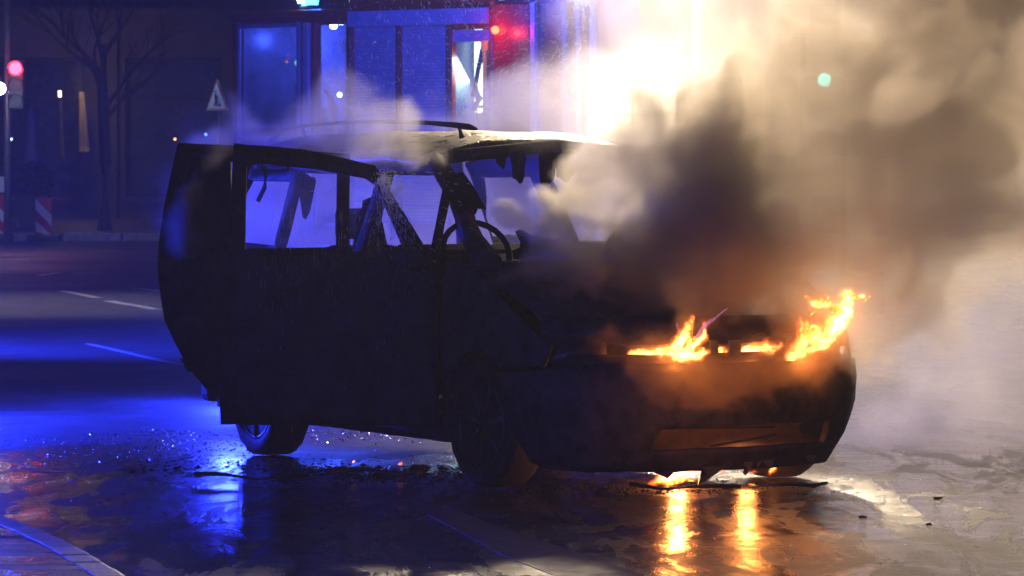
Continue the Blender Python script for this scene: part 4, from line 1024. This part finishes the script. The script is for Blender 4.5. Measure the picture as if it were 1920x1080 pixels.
def roof_steam(x, y, z):
    wx, wy, wz = warp(x, y, z, .22, 2.1, 63.0)
    h = np.maximum.reduce([
        lane(wx, wy, wz, [(390, 275, 27.2, .10), (440, 240, 27.0, .22), (560, 240, 26.8, .20), (680, 250, 26.5, .18), (760, 268, 26.1, .14)]),
        1.7 * lane(wx, wy, wz, [(800, 212, 28.6, .08), (900, 200, 28.6, .20), (1010, 198, 28.6, .26), (1110, 205, 28.6, .28)]),
        lane(wx, wy, wz, [(620, 270, 26.2, .07), (720, 285, 26.0, .16), (800, 300, 25.8, .15)]),
        .7 * lane(wx, wy, wz, [(330, 440, 26.0, .10), (372, 380, 26.1, .12), (385, 300, 26.2, .10), (420, 250, 26.6, .12)])])
    f = fbm(wx, wy, wz, 4.0, 5, .64, 71.0)
    return sst(h + (f - .5) * 2.2, .12, .7)
def cabin_mist(x, y, z):
    wx, wy, wz = warp(x, y, z, .3, 1.4, 83.0)
    h = np.maximum(.8 * lane(wx, wy, wz, [(470, 400, 26.9, .22), (650, 400, 26.7, .36), (850, 390, 26.5, .38), (1040, 390, 26.3, .40), (1180, 360, 26.2, .40)]), lane(wx, wy, wz, [(460, 430, 30.0, .55), (560, 400, 30.0, .8), (800, 400, 30.0, .85), (1050, 400, 30.0, .75)]))
    f = fbm(wx, wy, wz, 1.6, 6, .6, 91.0)
    return sst(h + (f - .5) * 2.6, .15, .9)
M['v_dark'] = vol_mat('dark_smoke_volume', (.89, .81, .69), 3.2, .5)
M['v_wind'] = vol_mat('brown_smoke_volume', (.98, .94, .87), 8.5, .5)
M['v_front'] = vol_mat('front_smoke_volume', (.55, .42, .30), 4.0, .3)
M['v_back'] = vol_mat('white_steam_volume', (.97, .94, .88), .50, .5)
M['v_roof'] = vol_mat('thin_steam_volume', (.95, .93, .90), 2.0, .4)
M['v_mist'] = vol_mat('cabin_mist_volume', (.92, .92, .92), .8, .35)
smoke('dark_smoke', (-.4, 23.9, .55), (3.2, 26.2, 3.2), .024, dark_smoke, M['v_dark'], 'thick brown black smoke pouring from the bonnet to the upper right')
smoke('windscreen_smoke', (-.3, 24.2, .7), (1.9, 26.4, 2.4), .025, windscreen_smoke, M['v_wind'], 'cream smoke rolling over the windscreen and cowl')
smoke('front_smoke', (.0, 23.75, .0), (2.0, 25.6, 1.15), .022, front_smoke, M['v_front'], 'thin smoke curling round the burning headlights')
smoke('white_steam', (-.9, 26.2, 0), (4.6, 35.2, 4.2), .05, back_steam, M['v_back'], 'bright white steam lit by the floodlights behind the car')
smoke('roof_steam', (-2.2, 25.2, 1.0), (1.0, 29.4, 2.4), .026, roof_steam, M['v_roof'], 'thin steam drifting over the car roof')
smoke('cabin_mist', (-2.6, 25.4, .2), (1.3, 31.2, 2.2), .05, cabin_mist, M['v_mist'], 'bluish mist behind the open doors of the car')
# ------------------------------------------------------------------ flames
def flame_mat(name, stops, gain, nscale=26.):
    m, nt, out = mat(name)
    lw = nd(nt, 'ShaderNodeLayerWeight'); lw.inputs[0].default_value = .5
    inv = nd(nt, 'ShaderNodeMath', operation='SUBTRACT'); inv.inputs[0].default_value = 1; nt.links.new(lw.outputs['Facing'], inv.inputs[1])
    tc = nd(nt, 'ShaderNodeTexCoord'); mp = nd(nt, 'ShaderNodeMapping'); mp.inputs['Scale'].default_value = (1, 1, .4); mp.inputs['Rotation'].default_value = (0, .5, 0); nt.links.new(tc.outputs['Object'], mp.inputs[0])
    f = noise(nt, nscale, 5, .62, mp.outputs[0], dist=1.4)
    f2 = ramp(nt, f, [(.36, g3(0)), (.66, g3(1))])
    pw = nd(nt, 'ShaderNodeMath', operation='POWER'); nt.links.new(inv.outputs[0], pw.inputs[0]); pw.inputs[1].default_value = 1.5
    mu = nd(nt, 'ShaderNodeMath', operation='MULTIPLY'); nt.links.new(pw.outputs[0], mu.inputs[0]); nt.links.new(f2, mu.inputs[1])
    e = nd(nt, 'ShaderNodeEmission'); e.inputs[1].default_value = gain; nt.links.new(ramp(nt, mu.outputs[0], stops), e.inputs[0])
    t = nd(nt, 'ShaderNodeBsdfTransparent'); mx = nd(nt, 'ShaderNodeMixShader')
    al = nd(nt, 'ShaderNodeMapRange'); al.interpolation_type = 'SMOOTHSTEP'; nt.links.new(mu.outputs[0], al.inputs[0]); al.inputs[1].default_value = .03; al.inputs[2].default_value = .75; al.inputs[4].default_value = .8
    nt.links.new(al.outputs[0], mx.inputs[0]); nt.links.new(t.outputs[0], mx.inputs[1]); nt.links.new(e.outputs[0], mx.inputs[2]); nt.links.new(mx.outputs[0], out.inputs[0])
    return m
FS = [(.0, (.10, .008, .001)), (.25, (.22, .028, .003)), (.55, (.50, .11, .012)), (.9, (1, .42, .09))]
M['fl'] = flame_mat('flame', FS, 7); M['fl_hot'] = flame_mat('flame_core', FS, 13, 22); M['fl_pink'] = flame_mat('violet_flame', [(.0, (.2, .02, .05)), (.8, (.9, .22, .40))], .9, 25)
def tongue(bm, path, w, d, seed, depth=.6, segs=18, n=12):
    """closed tapering tongue through the pixel path at distance d; w = half widths in px along the path"""
    r = random.Random(seed)
    P = [at(px, py, (d if not isinstance(d, list) else d[i])) for i, (px, py) in enumerate(path)]
    k = len(P) - 1; rings = []
    ph = [r.uniform(0, 6.28) for _ in range(6)]
    for i in range(segs + 1):
        t = i / segs * k; j = min(int(t), k - 1); f = t - j
        p0 = P[max(j - 1, 0)]; p1 = P[j]; p2 = P[j + 1]; p3 = P[min(j + 2, k)]
        c = .5 * ((2 * p1) + (p2 - p0) * f + (2 * p0 - 5 * p1 + 4 * p2 - p3) * f * f + (3 * p1 - p0 - 3 * p2 + p3) * f ** 3)
        tt = (p2 - p1).normalized(); u = Vector((tt.z, 0, -tt.x)); u = u.normalized() if u.length > .01 else Vector((1, 0, 0)); v = Vector((0, 1, 0))
        ww = (w[j] + (w[j + 1] - w[j]) * f) / 370
        s = i / segs
        c = c + u * ww * .35 * math.sin(9 * s + ph[0])
        ring = []
        for q in range(n):
            a = 2 * math.pi * q / n
            k_ = 1 + .28 * math.sin(2 * a + 7 * s + ph[1]) + .18 * math.sin(3 * a - 13 * s + ph[2]) + .16 * math.sin(21 * s + ph[3] + a)
            ring.append(bm.verts.new(c + (u * math.cos(a) + v * math.sin(a) * depth) * ww * k_))
        rings.append(ring)
    for a, b in zip(rings, rings[1:]):
        for q in range(n): bm.faces.new((a[q], a[(q + 1) % n], b[(q + 1) % n], b[q]))
    bm.faces.new(rings[0][::-1]); bm.faces.new(rings[-1])
def fire_field(paths, thick=1.0):
    def fn(x, y, z):
        wx, wy, wz = warp(x, y, z, .045, 9.0, 103.0)
        h = np.maximum.reduce([lane(wx, wy, wz, [(p[0], p[1], dd, max(.010, q * thick / 370)) for p, q in zip(pa, w)]) for pa, w, dd in paths])
        f = fbm(wx, wy, wz * .55, 22.0, 4, .6, 131.0)
        return sst(h + (f - .5) * 1.8, -.15, 1.0)
    return fn
def fire_mat():
    m, nt, out = mat('fire_gas'); a = nd(nt, 'ShaderNodeAttribute'); a.attribute_name = 'density'
    v = nd(nt, 'ShaderNodeEmission')
    nt.links.new(ramp(nt, a.outputs['Fac'], [(.0, (.0, .0, .0)), (.2, (.10, .012, .001)), (.5, (.30, .06, .006)), (.9, (1, .48, .14))]), v.inputs[0]); v.inputs[1].default_value = 230
    nt.links.new(v.outputs[0], out.inputs['Volume']); return m
M['gas'] = fire_mat()
def flame(label, tongues, m, light=None, cat='flame', group='flames on the car', name='flame'):
    bm = bmesh.new()
    for i, (path, w, d, sd) in enumerate(tongues): tongue(bm, path, w, d, sd)
    o = link(name, bm, m, None, True); tag(o, label, cat, group); return o
def grow(parent, tongues, m, name='flame_tongue'):
    for path, w, d, sd in tongues:
        bm = bmesh.new(); tongue(bm, path, w, d, sd); link(name, bm, m, parent, True)
def slot_d(px): return (LOC @ shell(slot_s(px), .72, 1)).y
d1 = slot_d(1260)
f1 = flame('broad yellow flame licking out of the near headlight and grille', [([(1196, 668), (1235, 664), (1285, 662), (1322, 664)], [3, 13, 15, 6], d1 + .02, 1)], M['fl_hot'])
grow(f1, [([(1188, 655), (1215, 662), (1245, 674), (1280, 680)], [2, 7, 8, 3], d1 + .0, 2),
          ([(1262, 662), (1280, 640), (1290, 618), (1300, 602)], [12, 13, 8, 1], d1 - .03, 3),
          ([(1290, 655), (1300, 640), (1308, 628), (1318, 622)], [9, 8, 5, 1], d1 - .03, 4),
          ([(1240, 665), (1262, 648), (1280, 632), (1286, 612)], [8, 9, 6, 1], d1 - .04, 5),
          ([(1200, 680), (1228, 684), (1262, 676), (1300, 672)], [1, 5, 6, 2], d1 - .03, 6),
          ([(1205, 655), (1230, 652), (1270, 653), (1322, 656)], [2, 4, 5, 3], d1 + .03, 7)], M['fl'])
grow(f1, [([(1305, 632), (1322, 612), (1340, 596), (1364, 578)], [3, 4, 3, .8], d1 - .05, 8), ([(1276, 622), (1270, 610), (1266, 602), (1272, 596)], [3, 3, 2, .5], d1 - .05, 9)], M['fl_pink'], 'violet_tongue')
d2 = slot_d(1353); f2 = flame('small yellow flame between the two centre grille bars', [([(1353, 680), (1352, 668), (1351, 658), (1349, 648)], [7, 10, 9, 2], d2 + .03, 11)], M['fl_hot'])
d3 = slot_d(1420); f3 = flame('flat bright flame in the grille right of the centre bars', [([(1386, 660), (1408, 664), (1430, 663), (1456, 657)], [5, 12, 9, 2], d3 + .03, 12)], M['fl_hot'])
grow(f3, [([(1388, 655), (1415, 654), (1440, 655), (1462, 652)], [3, 5, 5, 1], d3, 13)], M['fl'])
d4 = slot_d(1500) - .05
f4 = flame('tall orange flame blowing up from the far headlight', [([(1500, 640), (1515, 628), (1535, 622), (1556, 628)], [9, 16, 15, 4], d4, 21)], M['fl_hot'])
grow(f4, [([(1474, 690), (1482, 676), (1488, 664), (1496, 648)], [6, 9, 8, 4], d4 - .02, 22),
          ([(1484, 660), (1500, 640), (1512, 618), (1508, 604)], [9, 12, 9, 2], d4 - .03, 23),
          ([(1500, 650), (1530, 640), (1550, 628), (1566, 642)], [7, 12, 10, 2], d4 - .02, 24),
          ([(1545, 632), (1566, 612), (1574, 590), (1572, 566)], [9, 12, 12, 6], d4 - .04, 25),
          ([(1566, 592), (1582, 572), (1598, 562), (1622, 560)], [9, 10, 7, 1], d4 - .05, 26),
          ([(1575, 570), (1580, 560), (1590, 552), (1612, 552)], [6, 6, 4, 1], d4 - .05, 27),
          ([(1560, 578), (1556, 568), (1552, 560), (1546, 552)], [5, 6, 4, .8], d4 - .05, 28),
          ([(1508, 556), (1520, 560), (1532, 566), (1548, 572)], [1, 5, 5, 2], d4 - .04, 29),
          ([(1536, 576), (1538, 566), (1540, 560), (1538, 554)], [5, 5, 3, .8], d4 - .04, 30),
          ([(1518, 592), (1526, 584), (1534, 582), (1544, 578)], [1, 3, 3, 1], d4 - .04, 31),
          ([(1620, 566), (1624, 562), (1628, 559), (1632, 555)], [.6, 1.5, 1.5, .4], d4 - .05, 32),
          ([(1478, 668), (1510, 662), (1530, 656), (1552, 650)], [5, 7, 5, 1], d4 + .01, 33)], M['fl'])
f5 = flame('bright flame burning on the road under the front bumper', [([(1246, 904), (1262, 898), (1276, 888), (1292, 876)], [11, 16, 12, 4], 25.0, 41)], M['fl_hot'])
grow(f5, [([(1232, 904), (1255, 903), (1282, 902), (1306, 900)], [2, 5, 5, 2], 24.9, 42), ([(1262, 900), (1284, 888), (1308, 878), (1330, 876)], [6, 11, 8, 2], 25.1, 43)], M['fl'])
for px, py, w, dd, lab in [(1395, 886, 4, 24.9, 'small flame under the bumper right of the bright one'), (1447, 882, 6, 24.9, 'rightmost little flame under the bumper'), (1352, 884, 3, 25.0, 'tiny flame dot under the middle of the bumper'), (663, 866, 3, 26.6, 'tiny orange flame on the road left under the car'), (752, 869, 5, 26.4, 'little orange flame on the road behind the near front wheel')]:
    flame(lab, [([(px - w * .8, py + w * .5), (px - w * .3, py + w * .1), (px + w * .2, py - w * .3), (px + w * .6, py - w)], [w * .4, w * .6, w * .5, .4], dd, int(px))], M['fl'])
def fire_light(px, py, d, p, r=.06): lamp('flame_light', 'POINT', at(px, py, d), p, (1, .30, .06), r)
fire_light(1265, 680, d1 - .10, 3.5); fire_light(1420, 680, d3 - .08, 2); fire_light(1505, 675, d4 - .10, 2.5); fire_light(1270, 893, 24.95, 14, .04); fire_light(1400, 888, 24.95, 5, .04); fire_light(1400, 820, 23.9, 5, .10)  # the last has no flame, added to warm the road and intake

k1 = d1 - .03; k4 = d4 - .04
front = [([(1190, 664), (1240, 668), (1290, 666), (1328, 662)], [6, 17, 18, 6], k1), ([(1262, 660), (1282, 636), (1290, 618), (1302, 598)], [18, 16, 9, 3], k1), ([(1286, 655), (1305, 640), (1316, 622), (1322, 612)], [14, 10, 5, 2], k1),
         ([(1240, 660), (1258, 648), (1272, 636), (1280, 622)], [12, 12, 8, 3], k1), ([(1353, 684), (1352, 668), (1351, 654), (1350, 646)], [8, 11, 10, 3], d2), ([(1384, 660), (1408, 664), (1432, 662), (1460, 656)], [8, 15, 13, 5], d3),
         ([(1472, 694), (1484, 676), (1492, 658), (1510, 640)], [8, 13, 14, 16], k4), ([(1496, 648), (1520, 630), (1545, 625), (1565, 634)], [14, 22, 20, 6], k4), ([(1545, 630), (1568, 608), (1576, 585), (1578, 566)], [13, 17, 17, 12], k4),
         ([(1572, 578), (1592, 564), (1608, 560), (1626, 558)], [13, 12, 8, 3], k4), ([(1510, 556), (1526, 562), (1542, 570), (1562, 574)], [3, 7, 8, 6], k4), ([(1500, 622), (1505, 612), (1508, 606), (1506, 600)], [8, 6, 4, 2], k4), ([(1480, 672), (1510, 660), (1540, 650), (1560, 640)], [7, 9, 9, 5], k4)]
smoke('fire_glow', (.45, 24.1, .5), (2.0, 25.3, 1.16), .010, fire_field(front, 1.22), M['gas'], 'burning gas round the flames in the front of the car', 'fire')
under = [([(1228, 906), (1258, 900), (1278, 888), (1296, 876)], [8, 19, 16, 8], 24.98), ([(1262, 902), (1288, 890), (1312, 880), (1340, 876)], [9, 14, 11, 4], 25.0), ([(1388, 889), (1396, 887), (1403, 882), (1407, 878)], [1.5, 4, 2.5, 1], 24.9), ([(1440, 888), (1447, 882), (1450, 874), (1450, 868)], [4, 6, 5, 2], 24.9)]
smoke('fire_glow', (.55, 24.7, .0), (1.5, 25.25, .26), .009, fire_field(under), M['gas'], 'burning gas on the road under the front bumper', 'fire')
# ------------------------------------------------------------------ water spray, thin threads and drops
def spray_mat():
    m, nt, out = mat('water_drops')
    d_ = nd(nt, 'ShaderNodeBsdfDiffuse'); d_.inputs[0].default_value = (.85, .85, .85, 1); t = nd(nt, 'ShaderNodeBsdfTranslucent'); t.inputs[0].default_value = (.9, .9, .9, 1)
    mx = nd(nt, 'ShaderNodeMixShader'); mx.inputs[0].default_value = .6; nt.links.new(d_.outputs[0], mx.inputs[1]); nt.links.new(t.outputs[0], mx.inputs[2]); nt.links.new(mx.outputs[0], out.inputs[0]); return m
M['drop'] = spray_mat()
def drops(name, items, label):
    V = []; Fc = []
    for c, u, L, w in items:
        u = u.normalized(); v = u.cross(Vector((0, 1, 0))).normalized(); k = u.cross(v)
        b = len(V); V += [c - u * L / 2, c + v * w, c + k * w, c - v * w, c - k * w, c + u * L / 2]
        for i in range(4): Fc += [(b, b + 1 + (i + 1) % 4, b + 1 + i), (b + 5, b + 1 + i, b + 1 + (i + 1) % 4)]
    me = bpy.data.meshes.new(name); me.from_pydata([tuple(p) for p in V], [], Fc); me.materials.append(M['drop'])
    o = bpy.data.objects.new(name, me); C.objects.link(o); tag(o, label, 'water spray', None, 'stuff')
r = random.Random(77); it = []
for _ in range(1500):      # burst where the jet strikes the door frame
    a = R(r.gauss(-62, 30)); L = abs(r.gauss(0, 1)) * 75; px = 716 + math.cos(a) * L * .9 + r.gauss(0, 6); py = 330 - math.sin(a) * L * 1.25 + r.gauss(0, 6)
    if py < 300: continue
    it.append((at(px, py, r.uniform(25.0, 25.5)), Vector((math.cos(a), r.uniform(-.2, .2), math.sin(a) * 1.2)), r.uniform(.008, .035), r.uniform(.0007, .0014)))
for _ in range(330):       # water falling in threads in front of the doors
    px = r.choice([500, 540, 565, 620, 640, 690, 720, 745]) + r.gauss(0, 14); py = 400 + abs(r.gauss(0, 1)) * 110
    it.append((at(px, py, r.uniform(24.9, 25.3)), Vector((r.gauss(0, .08), 0, -1)), abs(r.gauss(0, .05)) + .01, r.uniform(.0003, .0009)))
drops('water_spray', it, 'burst of water drops falling from the front door frame')
it = []
for _ in range(2600):      # spray arcing in the air over the roof, before the fire engine
    px = r.uniform(600, 1110); py = r.uniform(-20, 215)
    if r.random() > .25 + .75 * (px - 600) / 510: continue
    a = R(r.gauss(-70 if px < 900 else 35, 35)); it.append((at(px, py, r.uniform(27, 33)), Vector((math.cos(a), r.uniform(-.3, .3), math.sin(a))), r.uniform(.015, .05), r.uniform(.0006, .0013)))
drops('water_spray', it, 'fine water spray flying through the air above the car roof')
# ------------------------------------------------------------------ debris and glass on the wet road
def chips(name, items, m, label, cat):
    V = []; Fc = []
    for c, s, sq in items:
        b = len(V); a0 = r.uniform(0, 6.28); n = 5
        for k in range(n):
            a = a0 + k * 6.283 / n; rr = s * r.uniform(.6, 1.2); V.append((c.x + math.cos(a) * rr, c.y + math.sin(a) * rr * 1.2, max(.001, c.z - s * .1)))
        V.append((c.x + r.uniform(-.3, .3) * s, c.y + r.uniform(-.3, .3) * s, c.z + s * sq * r.uniform(.6, 1.2)))
        V.append((c.x + r.uniform(-.5, .5) * s, c.y + r.uniform(-.5, .5) * s, c.z + s * sq * r.uniform(.5, 1.1)))
        for k in range(n): Fc.append((b + k, b + (k + 1) % n, b + n + (k > 2)))
        Fc.append((b + 2, b + n + 1, b + n)) ; Fc.append((b, b + n, b + n + 1))
    me = bpy.data.meshes.new(name); me.from_pydata(V, [], Fc); me.materials.append(m)
    o = bpy.data.objects.new(name, me); C.objects.link(o); tag(o, label, cat, None, 'stuff'); return o
M['shard'] = simple('glass_crumbs', (.8, .8, .82), (.6, .6, .62), rough=.22, metal=.9, scale=50)
it = []
for _ in range(1500):
    px = r.gauss(300, 130); py = 805 + r.random() * 60 + abs(px - 300) * .05; it.append((ground(px, py, .002), r.uniform(.003, .010), .35))
for _ in range(260):
    px = r.uniform(570, 800); py = r.gauss(812, 9); it.append((ground(px, py, .002), r.uniform(.004, .012), .7))
for _ in range(260):
    px = r.gauss(1800, 90); py = r.gauss(835, 30); it.append((ground(px, py, .002), r.uniform(.003, .010), .22))
for _ in range(900):
    px = r.uniform(0, 900); py = r.uniform(800, 1060); it.append((ground(px, py, .002), r.uniform(.002, .006), .6))
chips('glass_crumbs', it, M['shard'], 'glittering crumbs of broken window glass strewn over the wet road', 'broken glass')
it = []
for _ in range(90):        # uneven clumps of ash, molten plastic and glass
    cx = r.gauss(600, 150); cy = 886 + .025 * (cx - 600) + r.gauss(0, 7); sp = r.uniform(8, 50)
    for _ in range(int(r.uniform(6, 36))):
        it.append((ground(cx + r.gauss(0, sp), cy + r.gauss(0, 2 + sp * .07), .0), r.uniform(.003, .016) * (1.8 if r.random() < .05 else 1), r.uniform(.2, .6)))
for _ in range(60):
    cx = r.gauss(1230, 150); cy = 918 + r.gauss(0, 5); sp = r.uniform(6, 40)
    for _ in range(int(r.uniform(4, 20))):
        it.append((ground(cx + r.gauss(0, sp), cy + r.gauss(0, 1 + sp * .06), .0), r.uniform(.003, .012), r.uniform(.4, 1.0)))
for _ in range(160):
    px = r.uniform(900, 1900); py = r.uniform(900, 1070); it.append((ground(px, py, .0), r.uniform(.002, .008), .5))
chips('charred_debris', it, M['char_int'], 'charred crumbs and soot clumps on the road round the car', 'debris')
for (px, py, s, lab) in [(1757, 936, .018, 'small upright charred scrap on the bright road right of the car'), (1618, 970, .012, 'flat charred scrap at the edge of the dark reflection'), (1742, 984, .010, 'tiny flat charred scrap below the upright one'), (788, 878, .032, 'jagged charred lump on the road behind the near front wheel'), (1130, 925, .03, 'charred lump on the road left of the under bumper fire'), (1365, 918, .03, 'long charred scrap on the road right of the under bumper fire')]:
    c = ground(px, py, 0); bm = bmesh.new(); bmesh.ops.create_icosphere(bm, subdivisions=2, radius=1)
    for v in bm.verts:
        q = v.co.copy(); k = 1 + .5 * math.sin(5 * q.x + px) * math.cos(4 * q.y + py) + .3 * math.sin(9 * q.z + px)
        v.co = Vector((q.x * s * 1.3 * k, q.y * s * k, max(-.1, q.z) * s * .8 * k))
    tag(link('charred_scrap', bm, M['char_int'], None, False, loc=c), lab, 'scrap', 'charred scraps lying on the road')

for k, (px, py, L, lab) in enumerate([(700, 893, .5, 'thin burnt wire curled on the road under the open doors'), (470, 902, .6, 'long melted trim strip lying left of the rear wheel'), (1285, 921, .55, 'burnt trim strip lying across the firelit road'), (1480, 917, .4, 'bent charred strip on the road under the far corner of the bumper')]):
    c = ground(px, py, .012); bm = bmesh.new()
    tube(bm, [c + Vector((L * (t - .5), .10 * math.sin(5 * t + k), .012 + .02 * abs(math.sin(4 * t + k)))) for t in np.linspace(0, 1, 12)], [.010 + .004 * math.sin(7 * t + k) for t in np.linspace(0, 1, 12)], 6)
    tag(link('burnt_strip', bm, M['black'], None, True), lab, 'burnt strip', 'burnt strips lying on the road')
# ------------------------------------------------------------------ air
bm = bmesh.new(); box(bm, (0, 55, 4.0), (60, 114, 10.2))
m, nt, out = mat('night_haze'); v = nd(nt, 'ShaderNodeVolumePrincipled'); v.inputs['Color'].default_value = (.9, .9, .95, 1); v.inputs['Density'].default_value = .0016; v.inputs['Anisotropy'].default_value = .35
nt.links.new(v.outputs[0], out.inputs['Volume'])
tag(link('haze', bm, m), kind='stuff')
